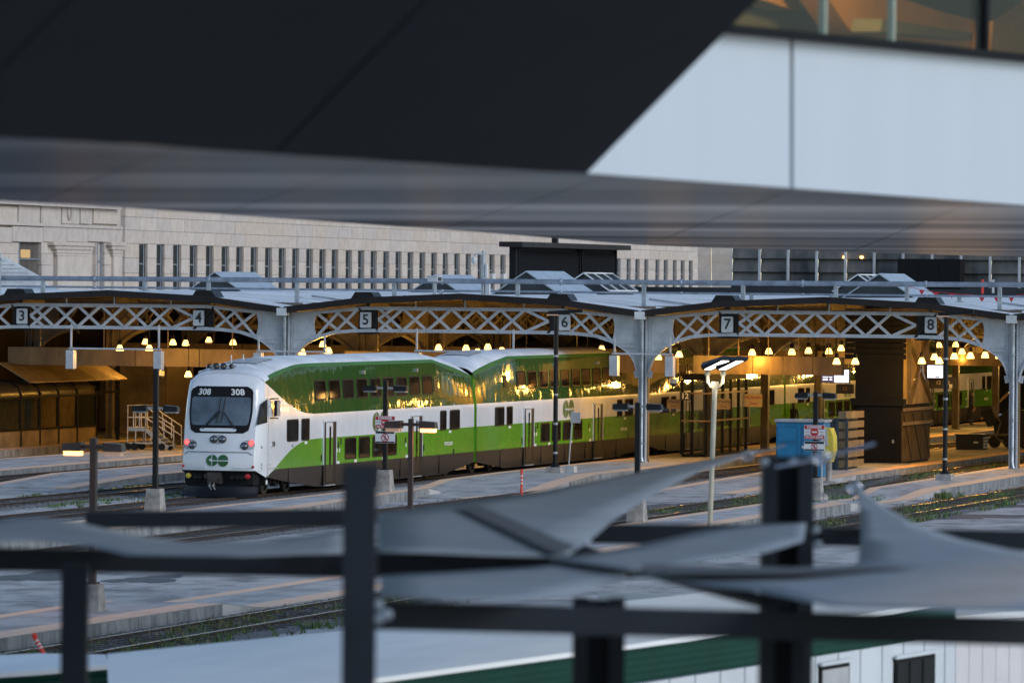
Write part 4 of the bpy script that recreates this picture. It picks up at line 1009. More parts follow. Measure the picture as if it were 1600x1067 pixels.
# ================================================================ STONE BUILDING BEHIND
Q0, Q1 = P(195, 450, 450), P(1090, 450, 672); Q0.z = Q1.z = 0
WD = (Q1 - Q0).normalized(); WN = Vector((WD.y, -WD.x, 0))           # WN faces the camera
if WN.dot(Vector((-Q0.x, -Q0.y, 0))) < 0: WN = -WN
CAMP = Vector((0, 0, CAMH))
def Wp(px, py, off=0.0):
    d = P(px, py, 100) - CAMP; o = Q0 + WN * off
    return CAMP + d * ((o - CAMP).dot(WN) / d.dot(WN))
def wall_s(px): return (Wp(px, 440) - Q0).dot(WD)
def Ws(s, z, off=0.0): return Q0 + WD * s + WN * off + Vector((0, 0, z))
bd = thing('stone_building', Q0, 'long pale limestone station building with a row of narrow windows behind the shed', 'building')
def blk(mb, s0, s1, z0, z1, o0, o1):
    v = [Ws(s, z, o) for o in (o0, o1) for s, z in ((s0, z0), (s1, z0), (s1, z1), (s0, z1))]
    return mb.add(v, [(0, 1, 2, 3), (7, 6, 5, 4), (0, 4, 5, 1), (1, 5, 6, 2), (2, 6, 7, 3), (3, 7, 4, 0)])
WINX = [224.4, 251.4, 277.4, 303, 328.4, 352.7, 375.3, 397.6, 420.2, 441.5, 462.4, 484.3, 504.6, 524, 545.7, 565, 584.6, 604, 623.4, 642, 660.5, 678.7, 696.6, 714.8, 732.4, 751, 769.5, 786.5, 803, 819, 835, 851, 866, 881, 896, 911, 925, 939, 953, 967, 983, 996.6, 1010.5, 1028, 1041, 1055, 1067.5, 1080]
ztop = Wp(224, 381).z; zlow = 6.5; WW = wall_s(231) - wall_s(218)
wins = [wall_s(x) for x in WINX]; pitch = (wins[24] - wins[0]) / 24
smax = wall_s(1092)
courses = [ztop + .0, ztop + 1.05, ztop + 2.1, ztop + 3.15, ztop + 4.4]
bk = MB(); blk(bk, -2, smax, 5, courses[-1] + 3, -1.0, -.62); bk.build('backing', M['joint'], bd)
nb = 0; rest = MB(); g_ = .013
def stone(s0, s1, z0, z1, o=0.0, name='stone'):
    global nb
    m = MB(); blk(m, s0 + g_, s1 - g_, z0 + g_, z1 - g_, -.6, random.uniform(-.012, .012) + o)
    if nb < 285: m.build(name, random.choice(M['stone']), bd); nb += 1
    else: rest.add(m.v, m.f)
def visible_s(s): return True
# band courses above the windows
for ci in range(4):
    s = 0.1; k = 0
    while s < smax - .6:
        w = 4.3 + random.uniform(-.6, 1.0)
        e = min(smax, s + w)
        # only what the overhang leaves visible is laid block by block
        px_ = 195 + (s / smax) * 900
        if not (ci > 1 and s > smax * .45): stone(s, e, courses[ci], courses[ci + 1])
        s = e
# piers between the windows
zc = [zlow, ztop - 2.35, ztop - 1.15, ztop]
print('WW', WW, 'pitch', pitch, 'smax', smax, len(wins))
edges = [0.1] + wins
for k in range(len(wins) + 1):
    s0 = 0.1 if k == 0 else wins[k - 1] + WW / 2 * (1 + .0 * k); s1 = wins[k] - WW / 2 if k < len(wins) else smax
    if s1 - s0 < .1: continue
    for z0, z1 in zip(zc, zc[1:]): stone(s0, s1, z0, z1)
# windows
for k, s in enumerate(wins):
    m = MB(); blk(m, s - WW / 2, s + WW / 2, zlow, ztop, -.26, -.20); w = m.build('window', M['bwin'], bd)
    f = MB(); blk(f, s - WW / 2, s - WW / 2 + .12, zlow, ztop, -.2, -.16); blk(f, s + WW * .22, s + WW * .34, zlow, ztop, -.2, -.16); blk(f, s - WW / 2, s + WW * .2, ztop - 1.65, ztop - 1.55, -.2, -.15); blk(f, s - WW / 2, s + WW * .2, ztop - .07, ztop, -.2, -.15)
    f.build('window_frame', M['bframe'], w)
    if k in (26, 27):
        q = MB(); blk(q, s - WW * .3, s + WW * .3, ztop - 2.9, ztop - 1.9, -.2, .25); q.build('air_conditioner', M['plate'], w)
for k, s in enumerate(wins[:18]):
    m = MB(); blk(m, s - WW * .5, s + WW * .5, courses[2] + .9, courses[3] - .02, -.2, .22); m.build('sill', M['stone'][2], bd)
if rest.v: kind(rest.build('far_stones', M['stone'][0], bd), 'stuff')
# classical end pavilion, proud of the long wall
PO = 3.0
pv = thing('stone_pavilion', Ws(-6, 0, PO), 'classical limestone end pavilion with wreath, cornice and pilasters at upper left', 'building')
def slab(mb, x0, x1, y0, y1, o0, o1):
    """box on the pavilion face from photo extents"""
    a, b = Wp(x0, (y0 + y1) / 2, o1), Wp(x1, (y0 + y1) / 2, o1); s0, s1 = (a - Q0).dot(WD), (b - Q0).dot(WD)
    zt_, zb_ = Wp((x0 + x1) / 2, y0, o1).z, Wp((x0 + x1) / 2, y1, o1).z
    return blk(mb, s0, s1, zb_, zt_, o0, o1)
def ps(name, mt, *a):
    m = MB(); slab(m, *a); return m.build(name, mt, pv)
S_ = M['stone']
ps('core', M['joint'], -40, 189, 300, 470, 0, PO - .25)
for x0, x1 in ((-40, 28), (30, 63), (65, 96), (98, 125), (127, 145), (147, 188)): 
    ps('stone', random.choice(S_[1:3]), x0, x1, 322, 350, PO - .3, PO)
ps('cornice', S_[2], -40, 192, 315, 322, PO - .3, PO + .45); ps('string_course', S_[2], -40, 193, 349.5, 354, PO - .3, PO + .22)
for x0, x1 in ((-40, 20), (20.6, 68), (68.6, 105), (105.6, 138), (138.6, 192)): ps('stone', S_[2], x0, x1, 354.5, 378, PO - .3, PO + .10)
for x0, x1 in ((-40, 29.5), (65.5, 84), (150.5, 151.8), (164, 176)):
    for y0, y1 in ((378.5, 396), (396.5, 414), (414.5, 470)): ps('stone', random.choice(S_[:3]), x0, x1, y0, y1, PO - .3, PO)
for x0, x1, a, b_ in ((85, 149, 90, 144), (175, 199, 177.5, 193)):
    ps('capital', S_[1], x0, x1, 378.5, 384, PO - .3, PO + .5); ps('capital_moulding', S_[2], (x0 + a) / 2, (x1 + b_) / 2, 384, 390, PO - .3, PO + .38); ps('necking', S_[1], a, b_, 390, 396, PO - .3, PO + .28)
    for y0, y1 in ((396.3, 400), (400.4, 432), (432.4, 470)): ps('pilaster_block', S_[0], a + (1 if y0 > 400 else 0), b_ - (1 if y0 > 400 else 0), y0, y1, PO - .3, PO + .22)
# big window, lit from inside, and a slit window
w = ps('window', M['bwin'], 29.5, 65.5, 378, 470, PO - .4, PO - .25)
m = MB(); slab(m, 28.5, 31.5, 378, 470, PO - .25, PO - .1); slab(m, 31.5, 65, 404, 406, PO - .25, PO - .12); m.build('window_frame', M['bframe'], w)
m = MB(); slab(m, 33, 48, 390, 403, PO - .245, PO - .23); m.build('lit_pane', M['bwin_lit'], w)
w = ps('window', M['bwin'], 152, 164, 379, 470, PO - .45, PO - .3)
m = MB(); slab(m, 151.8, 153.6, 379, 470, PO - .3, PO - .12); slab(m, 153.6, 158, 407, 409, PO - .3, PO - .12); slab(m, 157.5, 163.5, 379, 470, PO - .3, PO - .2); m.build('window_frame', M['bframe'], w)
# wreath
cw = Wp(110, 332, PO + .06); m = MB(); ux = WD; n = 22
for k in range(n):
    a = k * math.tau / n; c_ = cw + ux * (math.cos(a) * .46) + Vector((0, 0, math.sin(a) * .52)); tdir = ux * (-math.sin(a)) + Vector((0, 0, math.cos(a)))
    e = c_ + tdir * .17; o = (ux * math.cos(a) + Vector((0, 0, math.sin(a)))) * .09
    m.add([c_ - tdir * .1, c_ + o, e, c_ - o, c_ + WN * .12], [(0, 1, 4), (1, 2, 4), (2, 3, 4), (3, 0, 4)])
m.build('wreath', M['stone'][2], pv)
# greenhouse-like pale roof bottom left
r = thing('pale_lean_to', P(20, 440, 300), 'small pale glazed lean-to roof at the far left above the shed', 'roof')
m = MB(); m.prism([P(8, 402, 300), P(62, 432, 300), P(80, 450, 300), P(-20, 452, 300), P(-20, 404, 300)], (0, .2, 0)); m.build('roof_slope', M['roof_white'], r)
for k in range(6):
    m = MB(); y = 408 + k * 6; m.bar(P(-10, y, 299.5), P(12 + k * 11, y, 299.5), .05); m.build('roof_slat', M['galv'], r)

# ---------------------------------------------------------------- tan wall and glass atrium behind, right
tw = thing('tan_wall_block', P(1115, 440, 372), 'banded tan stone wall block between the stone building and the glass atrium', 'building')
for k, (y0, y1) in enumerate(((368, 385), (385, 398), (398, 411), (411, 424), (424, 460))):
    for j, (x0, x1) in enumerate(((1091, 1112), (1112.5, 1143))):
        a, b = P(x0, y1, 372), P(x1, y0, 372); a2 = Vector((b.x, b.y, a.z)); b2 = Vector((a.x, a.y, b.z))
        m = MB(); m.prism([a, a2, b, b2], (-.3, 1.2, 0)); m.build('stone_course', M['stone'][(3, 0, 3, 1, 2)[k]], tw)
at = thing('glass_atrium', P(1370, 440, 380), 'glass atrium wall with steel mullions rising behind the shed roof', 'atrium')
TA = 372
bz0, bz1 = 6.9, 12.5
gp = MB()
X0, X1 = T(1144, 430, TA).x, T(1640, 430, TA).x; n = 11
for k in range(n):
    xa, xb = X0 + (X1 - X0) * k / n, X0 + (X1 - X0) * (k + 1) / n
    for za, zb_ in ((7.7, 8.6), (8.6, 9.5), (9.5, 10.6), (10.6, 12.5)):
        p = MB(); p.add([(xa + .03, TA + random.uniform(0, .05), za + .02), (xb - .03, TA + random.uniform(0, .05), za + .02), (xb - .03, TA + .22, zb_ - .02), (xa + .03, TA + .22, zb_ - .02)], [(0, 1, 2, 3)]); p.build('pane', M['atrium'], at, fix=False)
        p = MB(); p.bar((xa, TA - .03, za), (xb, TA - .03, za), .05); p.build('transom', M['steel_dark'], at)
    m = MB(); m.bar((xa, TA - .2, 7.6), (xa, TA - .2, 12.5), .14, .2); m.build('mullion', M['steel'], at)
for k in (4, 6):
    m = MB(); q = T((1320, 1347)[k == 6], 402, TA - .1); m.lathe(q, [(0, -.1), (.11, -.06), (.13, .05), (0, .12)], 10); m.build('interior_lamp', M['bell'], at)
for k in range(14):
    m = MB(); x = X0 + .6 + k * 1.45; m.box(x, x + .5, TA + .6, TA + 1.0, 7.6, 9.6); m.build('interior_pier', M['stone'][0], at)
m = MB(); m.box(X0 - .4, X1, TA - 1.2, TA - .3, 6.2, 7.68); m.build('plinth', M['monitor_wall'], at)
m = MB(); a, b = T(1403, 440, TA - 2), T(1501, 405, TA - 2); m.box(a.x, b.x, TA - 2, TA - .5, 7.0, b.z)
o = m.build('roof_cabin', M['char'], org=a); tag(o, 'dark grey metal clad box in front of the glass atrium', 'cabin')
for k in (1, 2):
    s = MB(); x = a.x + (b.x - a.x) * k / 3; s.box(x, x + .03, TA - 2.01, TA - 2, 7, b.z); s.build('panel_joint', M['seam'], o)
# dark rooflines on the far side of the shed roof
o = MB(); o.box(X0 - 3, X1 + 6, 352, 360, 6.2, 7.55); tag(o.build('parapet', M['monitor_wall'], org=(X0, 355, 6.2)), 'low dark parapet at the back edge of the shed roof', 'parapet')
# ================================================================ YARD OBJECTS
def dep(c): return -c.x * sn + c.y * cs
def zat(px, py, c): return P(px, py, dep(c)).z
def block(c, w, h, parent, name='base_block', mt='base', tap=.82):
    m = MB(); b = w / 2; t = b * tap
    m.add([(c.x - b, c.y - b, c.z), (c.x + b, c.y - b, c.z), (c.x + b, c.y + b, c.z), (c.x - b, c.y + b, c.z), (c.x - t, c.y - t, c.z + h), (c.x + t, c.y - t, c.z + h), (c.x + t, c.y + t, c.z + h), (c.x - t, c.y + t, c.z + h)],
          [(3, 2, 1, 0), (4, 5, 6, 7), (0, 1, 5, 4), (1, 2, 6, 5), (2, 3, 7, 6), (3, 0, 4, 7)])
    return m.build(name, M[mt], parent)
def lamppost(px, by, ty, lab, bh=.78, bw=.56, post=.15, mt='black', arm=.66, headmt='black', lit=(0, 0), z0=.17, tap=.80, drop=.0):
    c = G(px, by, z0); r = thing('lamp_post', c, lab, 'lamp post', 'lamp posts on the platforms')
    block(c, bw, bh, r, tap=tap)
    zt = zat(px, ty, c)
    m = MB(); m.box(c.x - post / 2, c.x + post / 2, c.y - post / 2, c.y + post / 2, c.z + bh, zt); m.box(c.x - post * .9, c.x + post * .9, c.y - post * .9, c.y + post * .9, c.z + bh, c.z + bh + .05); m.build('post', M[mt], r)
    za = zt - .12 - drop
    for k, s in enumerate((-1, 1)):
        m = MB(); m.bar((c.x + s * post / 2, c.y, za), (c.x + s * arm * .62, c.y, za), .08); a_ = m.build('arm', M['alu'] if mt == 'black' else M[mt], r)
        m = MB(); m.add([(c.x + s * arm * .60, c.y - .16, za - .10), (c.x + s * (arm + .28), c.y - .16, za - .10), (c.x + s * (arm + .28), c.y + .16, za - .10), (c.x + s * arm * .60, c.y + .16, za - .10),
                         (c.x + s * arm * .60, c.y - .16, za + .10), (c.x + s * (arm + .26), c.y - .14, za + .07), (c.x + s * (arm + .26), c.y + .14, za + .07), (c.x + s * arm * .60, c.y + .16, za + .10)],
                        [(3, 2, 1, 0), (4, 5, 6, 7), (0, 1, 5, 4), (1, 2, 6, 5), (2, 3, 7, 6), (3, 0, 4, 7)])
        h = m.build('lamp_head', M[headmt], r)
        ll = lit[k]; mt2 = {0: 'lens_off', 1: 'lit_orange', 2: 'lit_orange_dim'}[ll]
        x0, x1 = sorted((c.x + s * (arm * .60 + .04), c.x + s * (arm + .24)))
        m = MB(); m.box(x0, x1, c.y - .13, c.y + .13, za - (.20 if ll else .15), za - .10); m.build('lens', M[mt2], h)
        if ll == 1:
            ld = D.lights.new('lamp_light', 'POINT'); ld.energy = 30; ld.color = (1, .42, .10); ld.shadow_soft_size = .15
            lo = D.objects.new('lamp_light', ld); COL.objects.link(lo); lo.parent = r; lo.location = Vector(((x0 + x1) / 2, c.y, za - .35)) - c
    return r, c, zt
lamppost(243, 801, 576, 'black twin-head lamp post on a tapered concrete block left of the train nose', arm=.5, drop=1.13 * .0 + 1.15)
lamppost(602, 768, 594, 'black twin-head lamp post in front of the train carrying a danger sign', arm=.55, drop=.16)
lamppost(996, 815, 629, 'black twin-head lamp post in front of the middle riveted column', arm=.52)
lamppost(1274, 781, 612, 'black twin-head lamp post beside the blue cabinet with a danger sign', arm=.45)
lamppost(145, 955, 684, 'rusty brown lamp post at left with its left head lit orange', bh=.62, bw=.5, mt='brown_post', headmt='brown_post', arm=.44, lit=(1, 2), post=.14, drop=.08)
lamppost(641, 887, 654, 'brown lamp post in front of the coach with its right head lit orange', bh=.5, bw=.5, mt='brown_post', headmt='brown_post', arm=.42, lit=(2, 1), post=.12, drop=.03)
def tallpost(px, by, ty, lab):
    c = G(px, by, .17); r = thing('tall_mast', c, lab, 'mast', 'tall black masts on the platforms'); block(c, .62, .24, r, tap=.97)
    z = zat(px, ty, c); m = MB(); m.tube([(c.x, c.y, c.z + .24), (c.x, c.y, z)], .095, 12); m.lathe((c.x, c.y, c.z + .24), [(0, 0), (.19, 0), (.19, .05), (.12, .12)], 12); m.build('mast', M['black'], r)
    for q in (.12, .3, .48, .72):
        m = MB(); m.lathe((c.x, c.y, c.z + (z - c.z) * q), [(.097, 0), (.101, 0), (.101, .08), (.097, .08)], 12); m.build('band', M['alu'], r)
    m = MB(); m.bar((c.x - .3, c.y - .1, z - .05), (c.x + 1.1, c.y - .1, z + .05), .09, .14); m.build('floodlight', M['black'], r)
    m = MB(); m.box(c.x - .35, c.x + .1, c.y - .2, c.y, z - .15, z - .11); m.build('lens', M['lit_orange_dim'], r)
tallpost(868, 739, 487, 'tall black mast standing on the platform between the second coach and plate 6')
tallpost(1477, 750, 489, 'tall black mast standing on the right-hand platform under plate 8')
# thin sign pole on the middle platform
c = G(891, 738, .17); r = thing('sign_pole', c, 'thin pale sign pole in a white block beside the tall mast on the middle platform', 'sign pole')
block(c, .5, .26, r, mt='palegrey', tap=.9)
m = MB(); m.tube([(c.x - .05, c.y, c.z + .2), (c.x + .1, c.y, zat(893, 642, c)), (c.x - .22, c.y, zat(893, 640, c))], .028, 6); m.build('pole', M['palegrey'], r)
m = MB(); z = zat(893, 644, c); m.box(c.x + .02, c.x + .42, c.y - .03, c.y, z - .42, z); m.build('sign_panel', M['palegrey'], r)
# cream twin-head lit lamp post
c = G(1110, 822, .17); r = thing('lamp_post', c, 'cream painted lamp post with two bright tilted lamp heads in front of the glazed lift', 'lamp post', 'lamp posts on the platforms')
zt = zat(1118, 604, c); m = MB(); m.tube([(c.x, c.y, c.z), (c.x + .12, c.y, zt)], [.085, .08], 12); m.build('post', M['cream_post'], r)
ux = .0195
m = MB()
m.tube([(c.x - .12, c.y, zt + .34), (c.x - .10, c.y, zt + .12), (c.x + .0, c.y, zt + .0), (c.x + .12, c.y, zt - .02), (c.x + .26, c.y, zt + .02), (c.x + .36, c.y, zt + .12), (c.x + .38, c.y, zt + .36)], .055, 8)
m.box(c.x + .03, c.x + .23, c.y - .06, c.y + .06, zt - .06, zt + .16); m.build('bracket', M['cream_post'], r)
for k, x in enumerate((-.16, .30)):
    q = Vector((c.x + (-.12, .38)[k], c.y, zt + .40)); m = MB(); m.lathe(q, [(0, -.06), (.09, -.05), (.09, .02), (.06, .1), (0, .12)], 12); m.build('socket', M['cream_post'], r)
    b0 = Vector((c.x + x, c.y - .22, zt + .52)); e1 = Vector((.54, .25, .29)); e2 = Vector((.27, 0, .0))
    m = MB(); m.prism([b0 + Vector((-.07, 0, 0)), b0 + e2 + Vector((.0, 0, -.01)), b0 + e2 + e1 + Vector((.04, 0, .02)), b0 + e1 + Vector((-.05, 0, .04)), b0 + Vector((-.12, 0, .12))], (-.03, .30, .10)); h = m.build('lamp_head', M['black'], r)
    m = MB(); b1 = b0 + Vector((.01, -.012, .02)); m.prism([b1, b1 + e2 * .8, b1 + e2 * .8 + e1 * .92, b1 + e1 * .92], (0, -.03, -.01)); m.build('lens', M['lit_white'], h)
    ld = D.lights.new('lamp_light', 'POINT'); ld.energy = 9; ld.color = (1, .85, .62); ld.shadow_soft_size = .15
    lo = D.objects.new('lamp_light', ld); COL.objects.link(lo); lo.parent = r; lo.location = q + Vector((.1, -.1, -.28)) - c

# danger / no pedestrians signs
def signs(px0, y0, y1, y2, y3, base, lab):
    c = P(px0, y0, dep(base) - .25); s = dep(base) / FPX
    w = .74; h1 = (y1 - y0) * s; r = thing('warning_sign', Vector((base.x, base.y - .14, c.z - h1)), lab, 'sign', 'danger signs on lamp posts')
    t = base.y - .13; xc = base.x; z1 = c.z; z0 = z1 - h1
    def pane(za, zb, mt, x0=-w / 2, x1=w / 2, y=t, th=.02, nm='sign_panel', par=None):
        m = MB(); m.prism([(xc + (x0 + x1) / 2 + x, y - th, (za + zb) / 2 + z) for x, z in rrect(x1 - x0, zb - za, min(.04, (zb - za) * .3))], (0, th, 0)); return m.build(nm, M[mt], par or r)
    p = pane(z0, z1, 'wsign')
    pane(z1 - .14, z1 - .01, 'red', -w / 2 + .01, w / 2 - .01, t - .022, .004, 'red_band', p); pane(z0 + .01, z0 + .12, 'red', -w / 2 + .01, w / 2 - .01, t - .022, .004, 'red_band', p)
    text('DANGER', .13, front(xc, t - .03, z1 - .075), M['wtext'], p, bold=.004); text('DO NOT ENTER', .085, front(xc, t - .03, z0 + .065), M['wtext'], p, bold=.003)
    m = MB(); zc_ = (z0 + z1) / 2; m.lathe((xc, t - .022, zc_), [(.15, 0), (.15, -.006), (0, -.006)], 24, 'y'); m.build('no_entry_disc', M['red'], p)
    m = MB(); m.box(xc - .10, xc + .10, t - .034, t - .029, zc_ - .025, zc_ + .025); m.build('disc_bar', M['wsign'], p)
    for sx_ in (-1, 1):
        for k in range(3): m = MB(); m.box(xc + sx_ * .26 - .07, xc + sx_ * .26 + .07, t - .026, t - .021, zc_ + .10 - k * .10, zc_ + .115 - k * .10); m.build('print_line', M['red' if 0 else 'ink'], p)
    s2, s3 = P(px0, y2, dep(base)).z, P(px0, y3, dep(base)).z
    q = pane(s3, s2, 'wsign'); pane(s2 - .09, s2 - .01, 'ink', -w / 2 + .02, w / 2 - .02, t - .022, .004, 'black_band', q)
    pane(s3 + .01, s3 + .06, 'ink', -w / 2 + .02, w / 2 - .02, t - .022, .004, 'black_band', q)
    zc_ = (s2 + s3) / 2 - .02; m = MB(); R0 = min(.19, (s2 - s3) * .34)
    n = 28; ring = [(math.cos(k * math.tau / n), math.sin(k * math.tau / n)) for k in range(n)]
    m.add([(xc + x * R0, t - .028, zc_ + z * R0) for x, z in ring] + [(xc + x * R0 * .8, t - .028, zc_ + z * R0 * .8) for x, z in ring], [(k, (k + 1) % n, n + (k + 1) % n, n + k) for k in range(n)])
    m.bar((xc - R0 * .62, t - .03, zc_ + R0 * .62), (xc + R0 * .62, t - .03, zc_ - R0 * .62), .035, .004, up=(0, 1, 0)) ; m.build('prohibition_ring', M['red'], q, fix=False)
    m = MB(); y = t - .026; k = R0
    m.lathe((xc, y, zc_ + .52 * k), [(.13 * k, 0), (.13 * k, -.001), (0, -.001)], 10, 'y')
    for a, b, w_ in (((0, .36), (-.03, -.08), .22), ((0, -.05), (-.28, -.62), .13), ((-.02, -.05), (.26, -.6), .13), ((0, .3), (-.3, .0), .09), ((0, .3), (.28, .05), .09)):
        m.bar((xc + a[0] * k, y, zc_ + a[1] * k), (xc + b[0] * k, y, zc_ + b[1] * k), w_ * k, .002, up=(0, 1, 0))
    m.build('walking_figure', M['ink'], q)
    return r
b1 = G(602, 768, .17); signs(604, 650, 669.5, 673, 692, b1 + Vector((.04, 0, 0)), 'red and white danger sign with no-pedestrians plate on the lamp post before the train')
b2 = G(1274, 781, .17); signs(1273, 664, 686, 689, 704, b2, 'red and white danger sign with no-pedestrians plate beside the blue cabinet')
m = MB(); q = b2 + Vector((.25, -.05, 0)); m.tube([q, (q.x, q.y, zat(1282, 690, q))], .028, 6)
o = m.build('sign_stake', M['palegrey'], org=q); tag(o, 'thin pale stake beside the lamp post by the blue cabinet', 'stake')
c = G(1288, 781, .17); m = MB(); m.lathe(c, [(.15, 0), (.16, .12), (.10, .22), (0, .24)], 9); o = m.build('concrete_stub', M['base'], org=c); tag(o, 'small broken concrete stub at the foot of the lamp post by the blue cabinet', 'concrete block')

# delineator posts
def delin(px, by, ty, lab, lean=0, r0=.045):
    c = G(px, by, -.14); r = thing('delineator_post', c, lab, 'marker post', 'orange marker posts'); h = zat(px, ty, c) - c.z
    ax = lambda q: Vector((c.x + lean * q, c.y, c.z + h * q))
    m = MB(); m.tube([ax(k / 6) for k in range(7)], [r0 * 1.3, r0 * 1.3, r0, r0, r0, r0, r0 * .9], 10); m.lathe(ax(1), [(r0, 0), (r0 * 1.2, .02), (r0 * 1.2, .06), (r0 * .6, .09), (0, .1)], 10); m.lathe(c, [(.14, 0), (.14, .04), (.06, .06)], 12); m.build('post', M['orange'], r)
    for q in (.55, .68, .82): m = MB(); m.tube([ax(q), ax(q + .06)], r0 * 1.06, 10); m.build('reflective_band', M['reflect'], r)
delin(815.5, 779, 737, 'upright orange marker post with pale bands beside the track')
delin(76, 1034, 996, 'leaning orange marker post with pale bands at lower left', lean=-.30, r0=.05)

# ---------------------------------------------------------------- cabinets and tower
t = 221; a0, a1 = T(1213, 700, t).x, T(1288, 700, t).x; zt = T(1240, 656, t).z
r = thing('blue_cabinet', ((a0 + a1) / 2, t, .06), 'bright blue two-door metal cabinet with grey lid on the service apron', 'cabinet')
m = MB(); m.box(a0 + .01, a1 - .01, t, t + 1.1, .06, zt - .08); m.build('carcass', M['blue'], r)
m = MB(); m.box(a0 - .04, a1 + .04, t - .08, t + 1.2, zt - .08, zt + .02); m.box(a1 - .45, a1 - .1, t - .09, t - .08, zt - .07, zt - .03); m.build('lid', M['hatch'], r)
am = (a0 + a1) / 2 + .06
for xa, xb in ((a0 + .03, am - .02), (am + .02, a1 - .03)):
    m = MB(); m.box(xa, xb, t - .03, t, .12, zt - .14); d_ = m.build('door', M['blue'], r)
    for k in range(3):
        m = MB(); h_ = (zt - .36) / 3; z = .18 + k * h_; w_ = .025
        m.box(xa + .08, xb - .08, t - .055, t - .03, z, z + w_).box(xa + .08, xb - .08, t - .055, t - .03, z + h_ - .08, z + h_ - .08 + w_).box(xa + .08, xa + .08 + w_, t - .055, t - .03, z + w_, z + h_ - .08).box(xb - .08 - w_, xb - .08, t - .055, t - .03, z + w_, z + h_ - .08); m.build('door_panel', M['blue'], d_)
m = MB(); m.box(am + .04, am + .12, t - .10, t - .03, zt - 1.12, zt - 1.02); m.build('handle', M['plate'], r)
t = 229; a0, a1, a2 = T(1276, 700, t).x, T(1310, 700, t).x, T(1323, 700, t).x; zt = T(1300, 653, t).z; al = T(1255, 700, t).x
r = thing('grey_container', ((a0 + a1) / 2, t, .06), 'dark grey ribbed container standing behind the blue cabinet', 'container')
m = MB(); m.box(al, a1, t + .05, t + 3.4, .06, zt - .1); m.build('carcass', M['greybox'], r)
for k in range(5):
    m = MB(); h_ = (zt - .3) / 5; z = .12 + k * h_; m.box(al + .04, a1 - .06, t, t + .05, z + .03, z + h_ - .03); m.build('panel', M['greybox'], r)
for k in range(6):
    m = MB(); m.box(a1 + .02, a2, t - .04, t + 3.3, .2 + k * .4, .2 + k * .4 + .28); m.build('side_rib', M['beam'], r)
m = MB(); m.box(a1 - .08, a1 + .04, t - .06, t + 3.4, .06, zt).box(a2 - .02, a2 + .08, t - .08, t, .06, zt).box(al, a2, t, t + .06, zt - .16, zt - .08)
for k in range(7): m.box(al + .1 + k * .24, al + .26 + k * .24, t, t + .06, zt - .1, zt)
m.build('frame', M['greybox'], r)
# yellow hooded box behind the sign
t = 214; a0, a1 = T(1284, 700, t).x, T(1302, 700, t).x; z0, z1 = T(1290, 722, t).z, T(1290, 668, t).z
r = thing('yellow_hooded_box', ((a0 + a1) / 2, t, .1), 'yellow and grey hooded plastic box on a post behind the danger sign', 'box')
m = MB(); m.prism([(a0, t, z1), (a1 - .12, t, z1 - .02), (a1, t, z1 - .35), (a1 + .02, t, z0 + .45), (a1 - .12, t, z0), (a0, t, z0)], (0, .7, 0)); m.build('hood', M['yellow'], r)
m = MB(); m.prism([(a0 - .02, t - .02, z1 - .04), (a1 - .24, t - .02, z1 - .04), (a1 - .18, t - .02, z0 + .62), (a0 - .02, t - .02, z0 + .62)], (0, .02, 0)); m.build('front_panel', M['palegrey'], r)
m = MB(); m.lathe(((a0 + a1) / 2, t + .35, .06), [(.36, 0), (.36, .05), (.12, .1), (.12, z0 - .06)], 14); m.build('stand', M['base'], r)

t = 237.5; a0, a1, a2 = T(1336, 700, t).x, T(1409, 700, t).x, T(1337, 700, t).x
zl = T(1370, 632, t).z; t2 = A(1452, 700, a1).y
r = thing('charcoal_tower', ((a0 + a1) / 2, t, .1), 'tall charcoal clad lift tower with a grey door standing under the shed', 'tower')
m = MB(); m.box(a0, a1 - .02, t + .06, t2, .1, zl); m.build('lower_wall', M['char'], r)
m = MB(); m.box(a0 - .06, a1 - .02, t + .3, t2 - 2.2, zl, 6.4); m.build('upper_wall', M['char'], r)
for k in range(8):
    m = MB(); z = 4.55 + k * .24; m.box(a0 - .5, a1 + .12, t + .18, t + .3, z + .015, z + .225); m.build('cladding_panel', M['char'], r)
m = MB(); m.box(a0 - .18, a1 + .14, t - .12, t + .3, zl - .05, zl + .26); m.build('ledge', M['char2'], r)
da, db, dz = T(1345, 700, t).x, T(1399, 700, t).x, T(1370, 640, t).z
m = MB(); m.box(da - .14, da, t - .03, t + .06, .1, dz + .12).box(db, db + .14, t - .03, t + .06, .1, dz + .12).box(da, db, t - .03, t + .06, dz, dz + .12); m.build('door_frame', M['char2'], r)
m = MB(); m.box(da, db, t + .0, t + .06, .12, dz); d_ = m.build('door', M['char2'], r)
m = MB(); m.box(db - .12, db - .04, t - .06, t, 1.0, 1.15); m.build('handle', M['alu'], d_)
m = MB(); m.box(da - .36, da - .26, t - .08, t + .06, 1.35, 1.6).box(da - .36, da - .26, t - .08, t + .06, .9, 1.25); m.build('call_box', M['alu'], r)
m = MB(); m.box(a0 - .3, a1 + .35, t - .5, t + .4, .02, .14); m.build('plinth', M['curb'], r)
for k in range(3):
    m = MB(); ya, yb = t + .1 + (t2 - t) * k / 3, t + .1 + (t2 - t) * (k + 1) / 3 - .04; m.box(a1 - .02, a1 + .03, ya, yb, .2, zl - .3); m.build('side_panel', M['tower_side'], r)
    m = MB(); m.bar((a1 + .05, ya + .1, zl - .4), (a1 + .05, yb - .1, .3), .03); m.build('brace_wire', M['ink'], r)
for z in (zl - .28, 1.75): m = MB(); m.box(a1 + .03, a1 + .12, t + .1, t2 + .3, z, z + .14); m.build('side_rail', M['beam'], r)
m = MB(); m.box(a1 - .1, a1, t + .4, t2, zl, 5.6); m.build('upper_side', M['warm_wall'], r)
